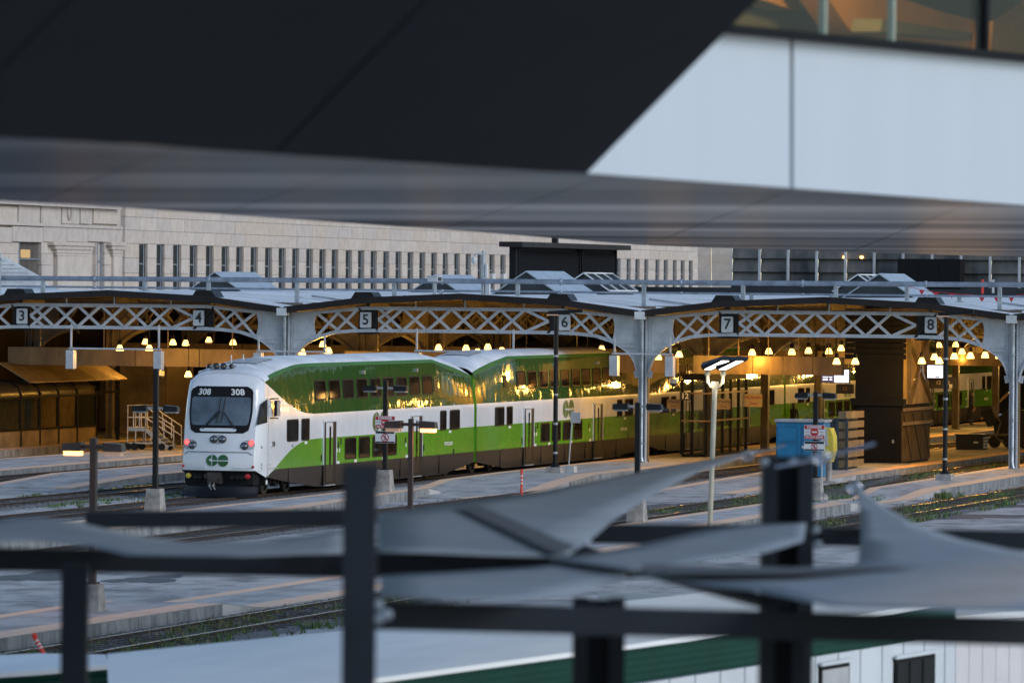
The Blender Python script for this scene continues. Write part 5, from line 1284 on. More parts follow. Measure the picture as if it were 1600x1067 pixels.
for q in ((t + 1.2, zl, t + 1.0, 5.5), (t + 1.3, 5.3, t2, zl + .1), (t + 1.4, zl + .1, t2 - 1, 5.4)):
    m = MB(); m.bar((a1 + .08, q[0], q[1]), (a1 + .08, q[2], q[3]), .16); m.build('brace', M['steel_old'], r)

# glazed lift enclosure on the middle platform
a0, a1 = T(1066, 700, 240).x, T(1104, 700, 240).x; t0, t1 = 240, A(1166, 700, a1).y; zt = T(1080, 590, 240).z
r = thing('glazed_enclosure', ((a0 + a1) / 2, t0, .17), 'dark framed glass lift enclosure on the middle platform under the shed', 'lift enclosure')
m = MB(); m.box(a0, a1, t0, t1, zt - .12, zt + .15); m.build('roof', M['char'], r)
m = MB(); m.box(a0, a1, t0, t1, .17, .3); m.build('sill', M['char'], r)
for x, y in [(a0, t0), (a1, t0), (a0 + .45, t0)] + [(a1, t0 + (t1 - t0) * k / 5) for k in range(1, 6)] + [(a0, t1)]:
    m = MB(); m.box(x - .06, x + .06, y - .06, y + .06, .3, zt - .12); m.build('post', M['char'], r)
for z in (1.75, 2.95):
    m = MB(); m.bar((a0, t0 - .08, z), (a1 + .08, t0 - .08, z), .07).bar((a1 + .08, t0 - .08, z), (a1 + .08, t1, z), .07); m.build('rail', M['beam'], r)
m = MB(); m.box(a0 + .5, a1 - .06, t0 + .01, t0 + .03, .3, zt - .12); m.build('pane', M['sglass'], r)
for k in range(5):
    m = MB(); ya, yb = t0 + (t1 - t0) * k / 5 + .07, t0 + (t1 - t0) * (k + 1) / 5 - .07; m.box(a1 + .0, a1 + .02, ya, yb, .3, zt - .12); m.build('pane', M['sglass'], r)
def notice(px, py, w, h, c, lab, txt, mt='warmsign', face='f', col='red', nm='notice_sign', sz=.15):
    m = MB()
    m.prism([(c.x + x, c.y, c.z + z) for x, z in rrect(w, h, .03)], (0, .03, 0)); o = m.build(nm, M[mt], org=c); tag(o, lab, 'sign')
    for k, ln in enumerate(txt.split('\n')):
        text(ln, sz, front(c.x, c.y - .006, c.z + h / 2 - (k + .6) * h / (len(txt.split('\n')) + .2)), M[col], o, bold=.003)
    return o
notice(0, 0, .80, .58, A(1178, 625.5, -60.9), 'pale notice reading No Standing Zone right of the glazed enclosure', 'No Standing\nZone', sz=.16)
notice(0, 0, .62, .46, T(1131, 631, 239.6), 'dim notice on the glazed enclosure behind the cream lamp post', 'No Standing\nZone', sz=.12, mt='beam', col='ink')
notice(0, 0, .58, .42, T(1053, 631, 239.4), 'dim notice left of the glazed enclosure beside the third coach window', 'No Standing\nZone', sz=.11, mt='beam', col='ink')
o = notice(0, 0, .48, .36, T(1071, 619, 239.2), 'small black sign with white number 12 at the glazed enclosure', '12', mt='ink', col='wtext', nm='track_sign', sz=.34)
o = notice(0, 0, .46, .36, T(36, 601, 240), 'small black sign with white number 5 above the left shelter', '5', mt='ink', col='wtext', nm='track_sign', sz=.30)
o = notice(0, 0, .80, .42, T(1321, 607.5, 243), 'black hanging sign with number 12 left of the charcoal tower', '12', mt='ink', col='gold', nm='track_sign', sz=.22)
c = T(1474, 598, 243); o = notice(0, 0, 1.28, .50, c, 'black hanging sign with numbers 12 and 13 right of the charcoal tower', '12   13', mt='ink', col='warmsign', nm='track_sign', sz=.22)
m = MB(); m.box(c.x + .28, c.x + .42, c.y - .02, c.y - .005, c.z - .22, c.z - .06); m.build('pictogram', M['wsign'], o)
def scr(px0, px1, y0, y1, t, lab, split):
    p, q = T(px0, y1, t), T(px1, y0, t); r = thing('display_screen', (p.x, t, p.z), lab, 'screen')
    m = MB(); m.box(p.x - .04, q.x + .04, t, t + .14, p.z - .04, q.z + .04); m.bar(((p.x + q.x) / 2, t + .1, q.z), ((p.x + q.x) / 2, t + .1, 6.4), .06); m.build('housing', M['black'], r)
    s = p.x + (q.x - p.x) * split
    m = MB(); m.box(s, q.x, t - .012, t, p.z, q.z); m.build('lit_panel', M['screen'], r)
    if split:
        m = MB(); m.box(p.x, s - .01, t - .012, t, p.z, q.z); d_ = m.build('dark_panel', M['screen_dk'], r)
        for k in range(4):
            m = MB(); z = q.z - .1 - k * .11; m.box(p.x + .08, p.x + .08 + random.uniform(.2, .35), t - .02, t - .013, z - .03, z + .01); m.box(s - .22, s - .1, t - .02, t - .013, z - .03, z + .01); m.build('text_row', M['screen'], d_)
    else:
        m = MB(); m.box(s + (q.x - s) * .5, s + (q.x - s) * .8, t - .02, t - .013, p.z + .02, p.z + .07); m.build('text_row', M['logo'], r)
scr(1284, 1327, 578, 597, 246, 'departure screen half dark and half pale left of the charcoal tower', .48)
scr(1450, 1474, 571, 590, 242, 'bright white display screen right of the charcoal tower', 0)
def dome(px, py, t, lab):
    c = T(px, py, t); r = thing('dome_camera', c, lab, 'camera', 'dome cameras hung in the shed'); m = MB(); m.lathe(c, [(.0, .24), (.16, .2), (.17, .05), (.165, 0)], 14); m.bar((c.x, c.y, c.z + .2), (c.x, c.y, c.z + .9), .05); m.build('housing', M['plate'], r)
    m = MB(); m.lathe(c, [(.15, 0), (.12, -.09), (.06, -.14), (0, -.15)], 14); m.build('dome', M['ink'], r)
dome(1053, 599, 234, 'white dome camera hanging just right of the middle riveted column'); dome(1427, 599, 240, 'small dome camera hanging beside the charcoal tower'); dome(252, 587, 236, 'small dome camera hanging left of the train cab')

# black equipment box and machinery on the apron
c = G(1519, 703, .1); r = thing('equipment_box', c, 'low black equipment box lying on the apron left of the right-hand column', 'box')
m = MB(); m.box(c.x - .75, c.x + .5, c.y, c.y + 1.2, .1, .78); m.box(c.x - .8, c.x + .55, c.y - .04, c.y + 1.25, .78, .84); m.build('case', M['black'], r)
m = MB()
for k in range(4): m.box(c.x + .52, c.x + .6, c.y + .1, c.y + .9, .2 + k * .14, .28 + k * .14)
m.build('side_grille', M['alu'], r)
m = MB(); m.box(c.x + .1, c.x + .3, c.y - .02, c.y, .42, .5); m.build('latch', M['alu'], r)
c = G(1562, 700, .1); r = thing('track_machine', c, 'dim dark maintenance machine with bucket under the right-hand arch', 'machine')
m = MB(); m.prism([(c.x - .2, c.y, .5), (c.x + 1.6, c.y, .5), (c.x + 1.6, c.y, 1.9), (c.x + .3, c.y, 1.9), (c.x - .3, c.y, 1.3)], (0, 1.5, 0)); m.build('body', M['steel_dark'], r)
m = MB(); m.prism([(c.x - .9, c.y - .1, 1.75), (c.x - .35, c.y - .1, 2.0), (c.x - .1, c.y - .1, 1.3), (c.x - .55, c.y - .1, 1.1)], (0, .9, 0)); m.build('bucket', M['steel_dark'], r)
m = MB(); m.tube([(c.x - .3, c.y - .15, 1.9), (c.x + .1, c.y - .2, 1.3), (c.x - .1, c.y - .2, .6), (c.x + .3, c.y - .2, .3)], .05, 6).tube([(c.x - .6, c.y - .1, .7), (c.x + .6, c.y - .1, .75)], .07, 6); m.build('hydraulic_arm', M['steel_old'], r)
for x in (-.2, .5, 1.2):
    m = MB(); m.lathe((c.x + x, c.y - .1, .4), [(0, -.1), (.28, -.1), (.3, 0), (.28, .1), (0, .1)], 14, 'y'); m.build('wheel', M['black'], r)
# slanted stair stringer by the far platform
p = G(1522, 664, .17); m = MB(); m.bar((p.x + .2, p.y + 1.2, .5), (p.x + 1.7, p.y + 1.2, 1.95), .28, .1); o = m.build('stair_ramp', M['canvas'], org=p); tag(o, 'cream sloping ramp beside the dark standing figure under the shed', 'ramp')

# ---------------------------------------------------------------- people (continuous skinned bodies)
def person(loc, yaw, lab, H_=1.78, pose='stand'):
    k = H_ / 1.78
    J = {'pel': (0, 0, .98, .135), 'ch': (0, .01, 1.28, .15), 'sh': (0, 0, 1.44, .10), 'nk': (0, 0, 1.54, .055), 'hd': (0, -.02, 1.62, .085), 'tp': (0, -.01, 1.72, .085),
         'ls': (-.18, 0, 1.43, .065), 'le': (-.25, .02, 1.14, .048), 'lw': (-.20, -.12, .92, .034), 'lh': (-.18, -.16, .86, .036),
         'rs': (.18, 0, 1.43, .065), 're': (.25, .03, 1.14, .048), 'rw': (.18, -.16, .98, .034), 'rh': (.15, -.21, .94, .036),
         'lp': (-.09, 0, .90, .10), 'lk': (-.10, -.02, .50, .068), 'la': (-.11, .02, .09, .045), 'lt': (-.12, -.15, .05, .042),
         'rp': (.09, 0, .90, .10), 'rk': (.11, -.03, .50, .068), 'ra': (.13, .03, .09, .045), 'rt': (.15, -.14, .05, .042)}
    E_ = [('pel', 'ch'), ('ch', 'sh'), ('sh', 'nk'), ('nk', 'hd'), ('hd', 'tp'), ('sh', 'ls'), ('ls', 'le'), ('le', 'lw'), ('lw', 'lh'), ('sh', 'rs'), ('rs', 're'), ('re', 'rw'), ('rw', 'rh'),
          ('pel', 'lp'), ('lp', 'lk'), ('lk', 'la'), ('la', 'lt'), ('pel', 'rp'), ('rp', 'rk'), ('rk', 'ra'), ('ra', 'rt')]
    r = thing('person', loc, lab, 'person'); r.rotation_euler = (0, 0, yaw)
    names = list(J); me = D.meshes.new('body'); me.from_pydata([tuple(k * c for c in J[n][:3]) for n in names], [(names.index(a), names.index(b)) for a, b in E_], [])
    o = D.objects.new('body', me); COL.objects.link(o); o.parent = r
    o.modifiers.new('skin', 'SKIN'); s = o.modifiers.new('sub', 'SUBSURF'); s.levels = 2; s.render_levels = 2
    if not me.skin_vertices:
        bm = bmesh.new(); bm.from_mesh(me); bm.verts.layers.skin.verify(); bm.to_mesh(me); bm.free()
    for i, n in enumerate(names): me.skin_vertices[0].data[i].radius = (J[n][3] * k, J[n][3] * k * (.75 if n in ('ch', 'pel', 'sh') else 1)); me.skin_vertices[0].data[i].use_root = (n == 'pel')
    me.materials.append(M['cloth_dk'])
    def part(nm, mt, f):
        m = MB(); f(m); me2 = m.mesh(nm, M[mt]); q = D.objects.new(nm, me2); COL.objects.link(q); q.parent = r
    part('face', 'skin', lambda m: m.lathe((0, -.075 * k, 1.645 * k), [(.005, -.12 * k), (.045 * k, -.09 * k), (.066 * k, -.02 * k), (.062 * k, .05 * k), (.02, .08 * k)], 12))
    part('nose', 'skin', lambda m: m.prism([(-.012, -.14 * k, 1.62 * k), (.012, -.14 * k, 1.62 * k), (0, -.165 * k, 1.62 * k)], (0, .01, .05)))
    part('hair', 'ink', lambda m: m.lathe((0, .0, 1.70 * k), [(.094 * k, -.07 * k), (.1 * k, 0), (.08 * k, .07 * k), (0, .105 * k)], 12))
    for sx_, hx, hy, hz in ((-1, -.18, -.16, .86), (1, .15, -.21, .94)):
        def hand(m):
            m.box((hx - .02) * k, (hx + .02) * k, (hy - .045) * k, (hy + .04) * k, (hz - .07) * k, (hz + .02) * k)
            for q in range(4): m.tube([((hx) * k, (hy - .035 + q * .024) * k, (hz - .06) * k), ((hx - .004 * sx_) * k, (hy - .038 + q * .024) * k, (hz - .105 - .008 * (q in (1, 2))) * k), ((hx - .018 * sx_) * k, (hy - .038 + q * .024) * k, (hz - .14) * k)], .010 * k, 6)
            m.tube([((hx) * k, (hy - .04) * k, (hz - .01) * k), ((hx - .02 * sx_) * k, (hy - .075) * k, (hz - .06) * k)], .011 * k, 6)
        part('hand', 'skin', hand)
    return r
person(G(1517, 664.5, .17), R(100), 'person in dark clothes standing on the far platform under the right-hand arch', 1.85)
c = G(1241, 629.5, 1.93 + .0); person((c.x, c.y, .17), R(165), 'person in a dark jacket, head and shoulders visible above the blue cabinet', 1.76)

# ---------------------------------------------------------------- left bay: shelter, posts, walls, rolling stairs
SA = -92.4
zt = A(90, 618, SA).z
r = thing('platform_shelter', (SA - 1, 241, .17), 'glazed platform shelter with curved dark roof and sloping lit canopy at left', 'shelter')
pts_t = [A(x, 690, SA).y for x in (-20, 32, 62, 91, 120, 150)]
for k, t_ in enumerate(pts_t):
    m = MB(); m.box(SA - .05, SA + .05, t_ - .1, t_ + .1, .17, zt); m.tube([(SA, t_, zt), (SA + .0, t_, zt + .15), (SA - .12, t_, zt + .40), (SA - .45, t_, zt + .62), (SA - 1.0, t_, zt + .72)], .07, 6); m.build('post', M['steel_dark'], r)
for ta, tb in zip(pts_t, pts_t[1:]):
    m = MB(); m.box(SA - .03, SA + .0, ta + .1, tb - .1, .95, zt - .05); m.build('pane', M['sglass'], r)
    m = MB(); m.box(SA - .03, SA + .04, ta + .1, tb - .1, .17, .90); m.build('base_panel', M['warm_wall'], r)
    m = MB(); m.grid([[(SA, t_, zt), (SA + .0, t_, zt + .15), (SA - .12, t_, zt + .40), (SA - .45, t_, zt + .62), (SA - 1.0, t_, zt + .72)] for t_ in (ta + .1, tb - .1)]); m.build('roof_vault', M['vault'], r)
m = MB(); m.box(SA - .06, SA + .08, pts_t[0], pts_t[-1], .88, .97).box(SA - .06, SA + .06, pts_t[0], pts_t[-1], zt - .06, zt + .02); m.build('rail', M['steel_dark'], r)
tb = A(185, 690, SA).y
m = MB(); m.box(SA - .06, SA + .06, tb - .1, tb + .1, .17, zt + .3); m.build('end_post', M['steel_dark'], r)
m = MB(); m.box(SA - .06, SA + .06, pts_t[-1], tb, zt, zt + .12); m.build('end_beam', M['steel_dark'], r)
ca, cb = A(48, 590, SA + .6).y, A(200, 590, SA + .6).y
for k in range(6):
    m = MB(); ya, yb = ca + (cb - ca) * k / 6, ca + (cb - ca) * (k + 1) / 6 - .05
    m.add([(SA + .6, ya, zt + .70), (SA + .6, yb, zt + .70), (SA - .9, yb, zt + 1.55), (SA - .9, ya, zt + 1.55), (SA + .6, ya, zt + .64), (SA + .6, yb, zt + .64), (SA - .9, yb, zt + 1.49), (SA - .9, ya, zt + 1.49)],
          [(0, 1, 2, 3), (7, 6, 5, 4), (0, 4, 5, 1), (1, 5, 6, 2), (2, 6, 7, 3), (3, 7, 4, 0)]); m.build('canopy_panel', M['canvas'], r)
m = MB(); m.box(SA - 3, SA - 2.9, pts_t[0], tb + 2, .17, zt); m.build('back_wall', M['brick'], r)
ld = D.lights.new('shelter_light', 'POINT'); ld.energy = 60; ld.color = (1, .55, .15); ld.shadow_soft_size = .2
lo = D.objects.new('shelter_light', ld); COL.objects.link(lo); lo.parent = r; lo.location = (2.4, 8, zt + 1.3)
m = MB(); q = G(31.5, 693, .17); m.tube([q, (q.x, q.y, zat(31, 661, q))], .13, 10); o = m.build('bollard', M['yellow'], org=q); tag(o, 'dull yellow bollard at the left foot of the shelter', 'bollard')
# walls and brick panels deeper in the left bays
def wall(name, x0, x1, t, z0, z1, mt, lab, bricks=False):
    a, b = T(x0, 600, t).x, T(x1, 600, t).x; r = thing(name, ((a + b) / 2, t, z0), lab, 'wall')
    m = MB(); m.box(a, b, t, t + .3, z0, z1); m.build('wall_face', M[mt], r)
    if bricks:
        bm_ = []; n = 0
        for k in range(int((z1 - z0) / .22)):
            for j in range(int((b - a) / .6)):
                if n > 140: break
                m = MB(); x = a + .02 + j * .6 + (.3 if k % 2 else 0); 
                if x + .56 > b: continue
                m.box(x, x + .57, t - .02, t, z0 + k * .22 + .012, z0 + k * .22 + .21); m.build('brick', M['brick'], r); n += 1
wall('warm_wall', 188, 262, 262, .17, 4.6, 'warm_wall', 'warm lit plain wall behind the rolling stairs')
wall('brick_wall', 140, 186, 270, .17, 3.4, 'brick', 'lit brick wall seen through the end of the shelter', True)
wall('brick_wall', 46, 132, 275, .17, 4.2, 'brick', 'long brick wall seen through the shelter panes', True)
wall('green_wall', 262, 300, 252, .17, 4.5, 'sglass' if 0 else 'tower_side', 'dim ribbed wall just left of the train cab')
wall('dark_wall', 300, 430, 300, .17, 4.6, 'beam', 'dim brown wall behind the train cab roof')
# rolling stairs
q = G(199, 703, .17); s = dep(q) / FPX; r = thing('rolling_stairs', q, 'white wheeled boarding stairs with handrails left of the train', 'boarding stairs')
X = lambda px: q.x + (px - 199) * s * 1.02; Z = lambda py: q.z + (703 - py) * s; Y0, Y1 = q.y, q.y + 1.0
def fr(pts, nm='handrail', rr=.028, ys=(0, 1)):
    for k in ys:
        m = MB(); m.tube([(X(x), (Y0, Y1)[k], Z(y)) for x, y in pts], rr, 6); m.build(nm, M['alu'] if 0 else M['palegrey'], r)
fr([(200, 693), (200, 633), (229, 633), (229, 693)]); fr([(200, 652), (229, 652)]); fr([(209.5, 633), (209.5, 668)]); fr([(219, 633), (219, 668)])
fr([(229, 633), (243, 645), (275, 665), (275, 697)]); fr([(229, 652), (275, 680)]); fr([(244, 645), (244, 672)]); fr([(259, 655), (259, 684)])
fr([(200, 692), (243, 692)], 'base_frame', .035); fr([(213, 692), (213, 672)], 'base_frame', .03); fr([(238, 692), (238, 672)], 'base_frame', .03)
m = MB(); m.box(X(199), X(229), Y0, Y1, Z(673), Z(667)); m.build('platform_deck', M['alu'], r)
for k in range(5):
    m = MB(); m.box(X(231 + k * 7), X(240 + k * 7), Y0, Y1, Z(676 + k * 5), Z(675 + k * 5) + .03); m.build('step', M['alu'], r)
for k in (0, 1): m = MB(); m.bar((X(230), (Y0, Y1)[k], Z(671)), (X(265), (Y0, Y1)[k], Z(699)), .16, .05, up=(0, 1, 0)); m.build('stringer', M['palegrey'], r)
for x in (200, 211, 256):
    for y in (Y0, Y1): m = MB(); m.lathe((X(x), y, q.z + .17), [(0, -.05), (.16, -.05), (.17, 0), (.16, .05), (0, .05)], 14, 'y'); m.build('wheel', M['black'], r)

# ================================================================ TRAILERS (lower edge of the view)
ZR = 3.15
def trailer(name, back, frontp, zr, lab, drop=.45):
    r = thing(name, G(*frontp[0], zr), lab, 'trailer'); r.location.z = -.14
    B = [G(x, y, zr) for x, y in back]; F = [G(x, y, zr) for x, y in frontp]
    m = MB(); n = max(len(B), len(F)); m.poly(F + B[::-1]); m.build('roof', M['troof'], r, fix=False)
    m = MB(); nrm = Vector((0, -.05, 0))
    for p, q in zip(F, F[1:]):
        rows = 5
        for k in range(rows):
            z1_, z0_ = zr - drop * k / rows, zr - drop * (k + 1) / rows
            m.add([(p.x, p.y, z1_), (q.x, q.y, z1_), (q.x, q.y - .06, (z0_ + z1_) / 2), (p.x, p.y - .06, (z0_ + z1_) / 2), (p.x, p.y, z0_), (q.x, q.y, z0_)], [(0, 1, 2, 3), (3, 2, 5, 4)])
    m.build('green_fascia', M['tgreen'], r)
    e = MB()
    for p, q in zip(F, F[1:]): e.bar(p + Vector((0, -.05, .02)), q + Vector((0, -.05, .02)), .12, .06)
    e.build('roof_edge', M['troof'], r)
    return r, F, B
tr_, F, B = trailer('site_trailer', [(168, 1021), (530, 985), (760, 962), (1194, 915)], [(172, 1128), (591, 1064), (979, 1012), (1493, 943)], ZR, 'large site trailer with white roof, green fascia and pale siding along the bottom', .44)
p, q = F[0], F[-1]; d = (q - p).normalized()
def wl(u0, u1, z0, z1, off, name, mt, parent):
    m = MB(); a, b = p + d * u0, p + d * u1; nn = Vector((d.y, -d.x, 0)); o = nn * off
    m.prism([(a.x + o.x, a.y + o.y, z0), (b.x + o.x, b.y + o.y, z0), (b.x + o.x, b.y + o.y, z1), (a.x + o.x, a.y + o.y, z1)], -nn * .04); return m.build(name, M[mt], parent)
L = (q - p).length
n = int(L / .42)
for k in range(n): wl(L * k / n + .006, L * (k + 1) / n - .006, -.14, ZR - .44, .0 + (.012 if k % 2 else 0), 'siding_sheet', 'twall', tr_)
def upar(px, py):       # distance along the siding for a pixel
    r_ = P(px, py, 60) - CAMP; nn = Vector((d.y, -d.x, 0)); t_ = (p - CAMP).dot(nn) / r_.dot(nn); w_ = CAMP + r_ * t_; return (w_ - p).dot(d), w_.z
for x0, x1, y0, wm in ((1278, 1323, 1040, 'alu'), (1395, 1457, 1029, 'bwin')):
    u0, z1_ = upar(x0, y0); u1, _ = upar(x1, y0)
    w_ = wl(u0, u1, z1_ - .95, z1_, .05, 'window', 'char2', tr_); wl(u0 + .05, u1 - .05, z1_ - .9, z1_ - .06, .06, 'pane', 'palegrey' if wm == 'alu' else 'bwin', w_); wl(u0 - .04, u1 + .04, z1_, z1_ + .05, .09, 'drip_cap', 'twall', w_)
    if wm == 'bwin':
        for k in (1, 2): wl(u0 + (u1 - u0) * k / 3 - .015, u0 + (u1 - u0) * k / 3 + .015, z1_ - .9, z1_ - .06, .075, 'mullion', 'char2', w_)
e = MB(); a = q; e.poly([(a.x, a.y, -.14), (a.x - 5.5 * d.y, a.y + 5.5 * d.x, -.14), (a.x - 5.5 * d.y, a.y + 5.5 * d.x, ZR), (a.x, a.y, ZR)]); e.build('end_wall', M['twall'], tr_, fix=False)
# second trailer beyond the corner
a = P(1494, 1010, dep(q) + .8); b = P(1700, 995, dep(q) + 3.2); r = thing('pale_trailer', (a.x, a.y, -.14), 'pale blank-sided trailer at the lower right corner', 'trailer')
dd = (b - a); dd.z = 0; n = 10
for k in range(n):
    m = MB(); u, v = a + dd * (k / n + .002), a + dd * ((k + 1) / n - .002); m.prism([(u.x, u.y, -.14), (v.x, v.y, -.14), (v.x, v.y, 2.85), (u.x, u.y, 2.85)], (0, .05, 0)); m.build('siding_sheet', M['twall2'], r)
m = MB(); m.prism([(a.x, a.y, 2.86), (b.x, b.y, 2.86), (b.x - 1, b.y + 5, 2.86), (a.x - 1, a.y + 5, 2.86)], (0, 0, .08)); m.build('roof', M['troof'], r)
t2_, F2, B2 = trailer('site_trailer', [(-60, 1026), (60, 1020), (166, 1022)], [(-60, 1060), (60, 1052), (171, 1043)], 2.7, 'small white-roofed trailer end with green fascia at lower left', .55)
m = MB(); u, v = F2[0], F2[-1]; m.prism([(u.x, u.y + .02, -.14), (v.x, v.y + .02, -.14), (v.x, v.y + .02, 2.15), (u.x, u.y + .02, 2.15)], (0, .1, 0)); m.build('siding_wall', M['twall'], t2_)
m = MB(); m.box(v.x - .02, v.x + .03, v.y, v.y + 2.2, -.14, 2.68); m.build('end_wall', M['tgreen'], t2_)

# ================================================================ PERGOLA FRAME AND SHADE SAILS (near, out of focus)
K_ = .84; FR = Vector((-sn, cs, 0)); RT = Vector((cs, sn, 0))
def fbeam(p, q, w, h, name, parent, mt='frame_fg'):
    m = MB(); m.bar(p, q, w, h); return m.build(name, M[mt], parent)
pg = thing('pergola_frame', P(565, 1067, 33) - Vector((0, 0, 6)), 'dark blue-grey steel pergola frame of posts and beams crossing the foreground', 'pergola')
pg.location.z = -.14
def post(px0, px1, ytop, depth, zb=-.14, nm='post', rec=False):
    depth *= K_; s_ = depth / FPX; c_ = P((px0 + px1) / 2, ytop, depth); w_ = (px1 - px0) * s_
    m = MB()
    if rec:
        e = w_ * .30; 
        for sg in (-1, 1): 
            cc = c_ + RT * sg * (w_ / 2 - e / 2); m.bar((cc.x, cc.y, zb), (cc.x, cc.y, c_.z), e, w_, up=FR)
        cc = c_ + FR * w_ * .3; m.bar((cc.x, cc.y, zb), (cc.x, cc.y, c_.z - .01), w_ * .9, w_ * .2, up=FR)
    else: m.bar((c_.x, c_.y, zb), (c_.x, c_.y, c_.z), w_, w_, up=FR)
    o = m.build(nm, M['frame_fg'], pg)
    return c_
post(538, 590, 727, 33.5); post(98, 139, 880, 40.5); post(896, 977, 935, 38, rec=True); post(1191, 1271, 712, 44.5, rec=True); post(1187, 1258, 985, 37, rec=True)
def hbeam(x0, y0, x1, y1, hpx, d0, d1, nm='beam'):
    d0 *= K_; d1 *= K_; p_, q_ = P(x0, y0, d0), P(x1, y1, d1); h = hpx * (d0 + d1) / 2 / FPX
    return fbeam(p_, q_, .18, h, nm, pg)
hbeam(-80, 872, 545, 884, 34, 42, 42); hbeam(585, 882, 925, 884, 38, 42, 42); hbeam(560, 960, 1680, 988, 42, 34.5, 35.5)
hbeam(135, 812, 545, 808, 26, 47, 47); hbeam(925, 833, 1195, 835, 30, 46, 46); hbeam(1265, 837, 1680, 845, 28, 46, 46)
hbeam(1285, 838, 1345, 838, 26, 45.8, 45.8)
hbeam(1000, 888, 1215, 945, 9, 40, 36, 'brace'); hbeam(870, 850, 1000, 895, 14, 42, 40, 'brace')
for px, py, dd_ in ((590, 945, 33.6), (590, 967, 33.6), (1195, 722, 44.3), (1240, 722, 44.3), (1275, 828, 44), (1278, 850, 44), (604, 960, 33.4)):
    m = MB(); m.lathe(P(px, py, dd_ * K_ - .15), [(0, -.02), (.028, -.01), (.028, .02), (0, .03)], 10, 'y'); m.build('bolt', M['galv'], pg)
def sail(pts, z, lab, bulge=.0, seam=None, zs=None):
    z = CAMH - (CAMH - z) * K_
    """shade cloth stretched almost level between its corners; pts = outline in the photo, each at its own height"""
    pv_ = [G(x, y, (zs[k] if zs else z)) for k, (x, y) in enumerate(pts)]
    bm = bmesh.new(); vs_ = [bm.verts.new(v) for v in pv_]; f = bm.faces.new(vs_)
    bmesh.ops.triangulate(bm, faces=[f]); 
    bmesh.ops.subdivide_edges(bm, edges=bm.edges[:], cuts=3, use_grid_fill=True)
    for v in bm.verts: v.co.z += .02 * math.sin(v.co.x * 1.7 + v.co.y * .6)
    bmesh.ops.recalc_face_normals(bm, faces=bm.faces[:])
    me = D.meshes.new('cloth'); o_ = pv_[0].copy()
    for v in bm.verts: v.co -= o_
    bm.to_mesh(me); bm.free(); me.materials.append(M['sail']); me.polygons.foreach_set('use_smooth', [True] * len(me.polygons))
    r = D.objects.new('shade_sail', me); COL.objects.link(r); r.location = o_
    sol = r.modifiers.new('thickness', 'SOLIDIFY'); sol.thickness = .006
    tag(r, lab, 'shade sail', 'grey shade sails over the pergola')
    if seam:
        for sm in seam:
            m = MB(); m.poly([G(x, y, z + .025) for x, y in sm]); m.build('dark_fold_strip', M['sail_fold'], r, fix=False)  # strip coloured darker to draw the dark fold in the cloth
    return r
sail([(592, 806), (715, 784), (850, 762), (1000, 738), (1110, 720), (1192, 700), (1160, 716), (1090, 741), (1010, 777), (960, 806), (925, 836), (884, 866), (740, 867), (592, 866)], 5.75, 'large grey shade sail stretched from the near post toward the cream lamp post',
     seam=[[(712, 790), (752, 790), (905, 856), (870, 863)]])
sail([(-60, 826), (20, 806), (60, 803), (130, 812), (200, 830), (300, 848), (420, 848), (540, 832), (540, 868), (380, 870), (200, 862), (140, 846), (60, 838), (-60, 850)], 5.75, 'grey shade sail sagging along the left beam between the two left posts')
sail([(595, 905), (700, 897), (820, 885), (960, 866), (985, 880), (975, 900), (900, 925), (800, 938), (690, 941), (595, 934)], 5.7, 'slack rolled grey sail edge hanging between the lower beam and the centre post')
sail([(860, 868), (960, 853), (1100, 826), (1190, 818), (1262, 815), (1256, 846), (1200, 860), (1110, 870), (985, 884), (930, 878)], 5.75, 'narrow folded grey sail running up to the double post at right')
sail([(1339, 762), (1352, 770), (1380, 793), (1430, 822), (1500, 846), (1580, 862), (1680, 872), (1680, 962), (1500, 955), (1300, 942), (1190, 918), (1080, 904), (985, 892), (1110, 886), (1230, 884), (1340, 884), (1346, 850), (1345, 800)], 5.75, 'largest grey shade sail filling the lower right with its corner pulled up',
     seam=[[(1000, 880), (1250, 886), (1450, 884), (1250, 896), (1010, 894)]])
# shackles and cords at the sail corners
for k, (x, y, lab) in enumerate(((1168, 712, 'blurred bright shackle at the far tip of the large sail'), (1336, 762, 'blurred bright shackle at the raised corner of the right sail'), (1284, 716, 'blurred bright shackle right of the double post top'))):
    c = G(x, y, 6.06) if k != 2 else P(x, y, 37); r = thing('shackle', c, lab, 'shackle', 'sail corner shackles')
    m = MB(); ring = [c + RT * (.05 * math.cos(a)) + Vector((0, 0, .04 * math.sin(a))) for a in [i * math.tau / 12 for i in range(13)]]; m.tube(ring, .014, 6); m.build('ring', M['shackle'], r)
    m = MB(); m.tube([c - RT * .07, c + RT * .07], .018, 8); m.build('pin', M['shackle'], r)
    m = MB(); m.tube([c - RT * .3 - Vector((0, 0, .06)), c, c + RT * .35 + Vector((0, 0, .1))], .010, 5); m.build('cord', M['shackle'], r)

# ================================================================ OVERHEAD WALKWAY BUILDING (top of the view)
SZ = 8.32
B0, B1, B2_ = G(-60, 209.06, SZ), G(920, 271, SZ), G(1660, 325.1, SZ)
ov = thing('overhead_walkway', B1, 'dark panelled overhead walkway with polished soffit, pale wall panels and a lit window', 'walkway building')
fy = lambda px: 204 + (px + 140) * (271 - 204) / 1060 if px < 920 else 271 + (px - 920) * 60 / 820
byf = lambda px: lerp(px, [-200, 0, 200, 740, 1000, 1140, 1700], [304, 314, 325, 362, 383, 388, 405])
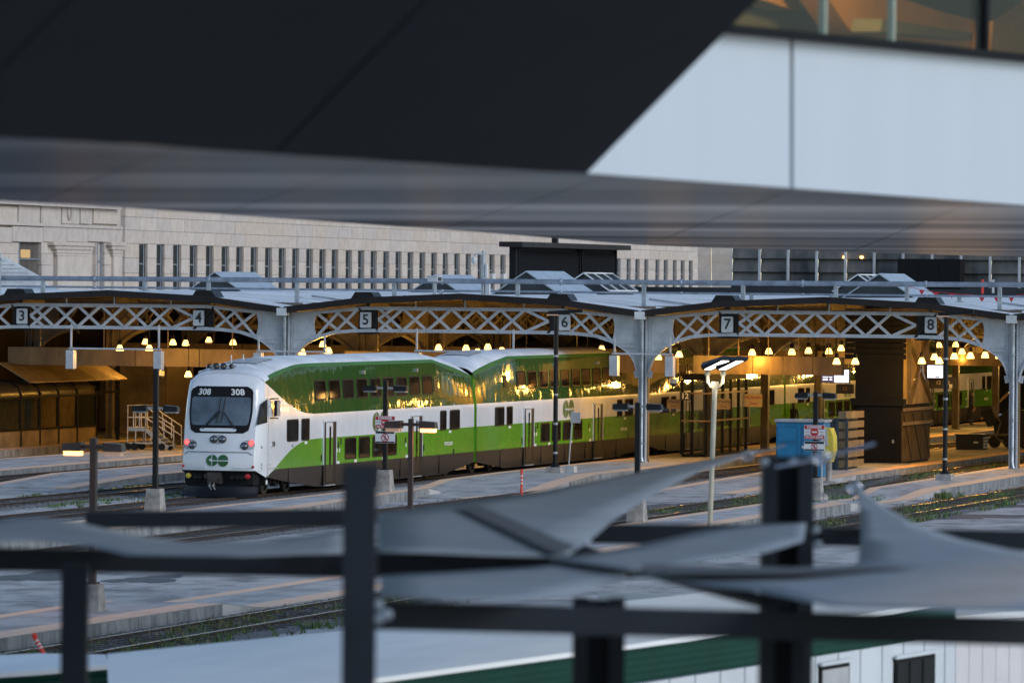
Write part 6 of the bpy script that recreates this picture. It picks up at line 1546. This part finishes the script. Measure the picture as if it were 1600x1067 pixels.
# polished soffit in wide sheets with open joints
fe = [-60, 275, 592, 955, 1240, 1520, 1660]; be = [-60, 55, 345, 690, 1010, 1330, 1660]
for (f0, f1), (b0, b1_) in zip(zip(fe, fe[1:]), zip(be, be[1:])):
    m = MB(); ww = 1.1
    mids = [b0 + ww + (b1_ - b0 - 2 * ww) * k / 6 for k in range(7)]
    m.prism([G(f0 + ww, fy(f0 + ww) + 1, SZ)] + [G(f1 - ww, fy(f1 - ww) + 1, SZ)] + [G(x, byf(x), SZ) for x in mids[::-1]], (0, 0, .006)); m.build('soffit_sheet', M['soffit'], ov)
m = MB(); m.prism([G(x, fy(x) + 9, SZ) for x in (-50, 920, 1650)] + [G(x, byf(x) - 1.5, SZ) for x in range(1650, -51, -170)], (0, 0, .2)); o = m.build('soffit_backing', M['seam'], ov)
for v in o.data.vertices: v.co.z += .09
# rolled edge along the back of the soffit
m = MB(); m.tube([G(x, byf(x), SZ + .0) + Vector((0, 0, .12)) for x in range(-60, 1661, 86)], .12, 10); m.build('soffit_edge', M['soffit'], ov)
# inclined dark facet
TP = P(1190, 0, dep(B1) * .90)
def onplane(px, py, o, n):
    r_ = P(px, py, 50) - CAMP; return CAMP + r_ * ((o - CAMP).dot(n) / r_.dot(n))
FN = (B1 - B0).cross(TP - B1).normalized()
if FN.dot(CAMP - B1) < 0: FN = -FN
def seamx(xb, yb, y): return xb + (yb - y) * .985
segs = [-300, -95, 430, 920]
for x0, x1 in zip(segs, segs[1:]):
    g0 = 2.2; yb0, yb1 = fy(x0 + g0), fy(x1 - g0); yt = -60
    pts = [onplane(x0 + g0, yb0, B1, FN), onplane(x1 - g0, yb1, B1, FN), onplane(seamx(x1 - g0, yb1, yt), yt, B1, FN), onplane(seamx(x0 + g0, yb0, yt), yt, B1, FN)]
    m = MB(); m.prism(pts, -FN * .06); m.build('facade_panel', M['darkpanel'], ov)
m = MB(); pts = [onplane(-330, fy(-330) - 1, B1, FN), onplane(917, fy(917) - 1, B1, FN), onplane(seamx(915, 271, -60), -60, B1, FN), onplane(-150, -60, B1, FN)]; m.prism([v - FN * .10 for v in pts], -FN * .1); m.build('facet_backing', M['seam'], ov)
# vertical pale wall
WN2 = Vector(((B2_ - B1).y, -(B2_ - B1).x, 0)).normalized()
if WN2.dot(CAMP - B1) < 0: WN2 = -WN2
wt = lambda px: 50 + (px - 1140) * .0978
def wq(x0, x1, name='wall_panel'):
    pts = [onplane(x0, fy(x0) - 1, B1, WN2), onplane(x1, fy(x1) - 1, B1, WN2), onplane(x1, wt(x1), B1, WN2), onplane(x0, wt(x0), B1, WN2)]
    pts = [v - WN2 * .05 for v in pts]; m = MB(); m.prism(pts, -WN2 * .06); return m.build(name, M['whitepanel'], ov)
wq(900, 1245); wq(1251.5, 1620); wq(1624, 1660)
m = MB(); m.prism([onplane(x, y, B1, WN2) - WN2 * .14 for x, y in ((900, 269), (1660, 324), (1660, 104), (900, 28))], -WN2 * .05); m.build('wall_backing', M['seam'], ov)
def wbar(xa, ya, xb, yb, w_, d_, mt, nm, off=0.0):
    m = MB(); m.bar(onplane(xa, ya, B1, WN2) - WN2 * off, onplane(xb, yb, B1, WN2) - WN2 * off, d_, w_); return m.build(nm, M[mt], ov)
wbar(900, wt(900) - 4, 1660, wt(1660) - 4, .055, .16, 'seam', 'window_sill')
for x, mt, w_ in ((1535, 'seam', .12),): 
    m = MB(); a_ = onplane(x, wt(x), B1, WN2); m.bar(a_, a_ + Vector((0, 0, 1.6)), .12, .1, up=WN2); m.build('mullion', M[mt], ov)
for x in (1384, 1487):
    m = MB(); a_ = onplane(x, wt(x), B1, WN2) - WN2 * .5; m.bar(a_, a_ + Vector((0, 0, 1.6)), .07, .05, up=WN2); m.build('glass_fin', M.setdefault('fin', mat('glass_fin_green', (.18, .27, .26), .2, 0, 0)), ov)
# window glass and what is behind it
gl = glass_mat('walkway_glass', (0.3, 0.36, 0.33), 0.03, 0.06, .25); pts = [onplane(x, y, B1, WN2) for x, y in ((960, wt(960) - 6), (1660, wt(1660) - 6))]
m = MB(); m.prism([pts[0], pts[1], pts[1] + Vector((0, 0, 1.7)), pts[0] + Vector((0, 0, 1.7))], -WN2 * .02); m.build('window_glass', gl, ov)
def inner(pl, off, mt, nm):
    o_ = B1 - WN2 * off; v = [onplane(x, y, o_, WN2) for x, y in pl]; m = MB(); m.prism(v, -WN2 * .3); return m.build(nm, M[mt], ov)
inner([(1000, -60), (1680, -60), (1680, 140), (1000, 90)], 5.5, 'teal', 'inner_wall')
inner([(1120, -40), (1270, -40), (1350, 78), (1100, 60)], 4.6, 'goldgrey', 'inner_panel'); inner([(1200, -40), (1262, -40), (1246, 18), (1190, 0)], 4.2, 'gold', 'inner_beam')
inner([(1270, -40), (1392, -8), (1468, 18), (1540, 36), (1540, 82), (1340, 66)], 3.6, 'gold', 'inner_beam'); inner([(1380, 30), (1520, 52), (1520, 64), (1376, 50)], 3.1, 'goldgrey', 'inner_beam')
inner([(1552, 34), (1576, 44), (1700, -40), (1700, 100), (1548, 88)], 3.4, 'gold', 'inner_beam')
ld = D.lights.new('interior_light', 'POINT'); ld.energy = 2600; ld.color = (1, .66, .26); ld.shadow_soft_size = .25
lo = D.objects.new('interior_light', ld); COL.objects.link(lo); lo.location = onplane(1390, -60, B1 - WN2 * 1.6, WN2) + Vector((0, 0, .5)); lo.parent = ov; lo.location -= ov.location
# body above: back wall and roof, so the walkway is solid from any side
bk_ = [G(x, byf(x), SZ) for x in (-60, 200, 740, 1140, 1660)]
for u, v in zip(bk_, bk_[1:]):
    m = MB(); m.prism([u + Vector((0, 0, .1)), v + Vector((0, 0, .1)), v + Vector((0, 0, 4.6)), u + Vector((0, 0, 4.6))], (0, .1, 0)); m.build('rear_wall', M['darkpanel'], ov)
for u, v in ((B2_, bk_[-1]), (B0, bk_[0])):
    m = MB(); m.prism([u + Vector((0, 0, .1)), v + Vector((0, 0, .1)), v + Vector((0, 0, 4.6)), u + Vector((0, 0, 4.6))], RT * .08); m.build('end_wall', M['darkpanel'], ov)
ft = [G(-60, fy(-60), SZ), B1, B2_]
m = MB(); m.prism([v + Vector((0, 0, 4.6)) for v in ft + bk_[::-1]], (0, 0, .3)); m.build('roof', M['darkpanel'], ov)
kind(sun, 'structure') if False else None
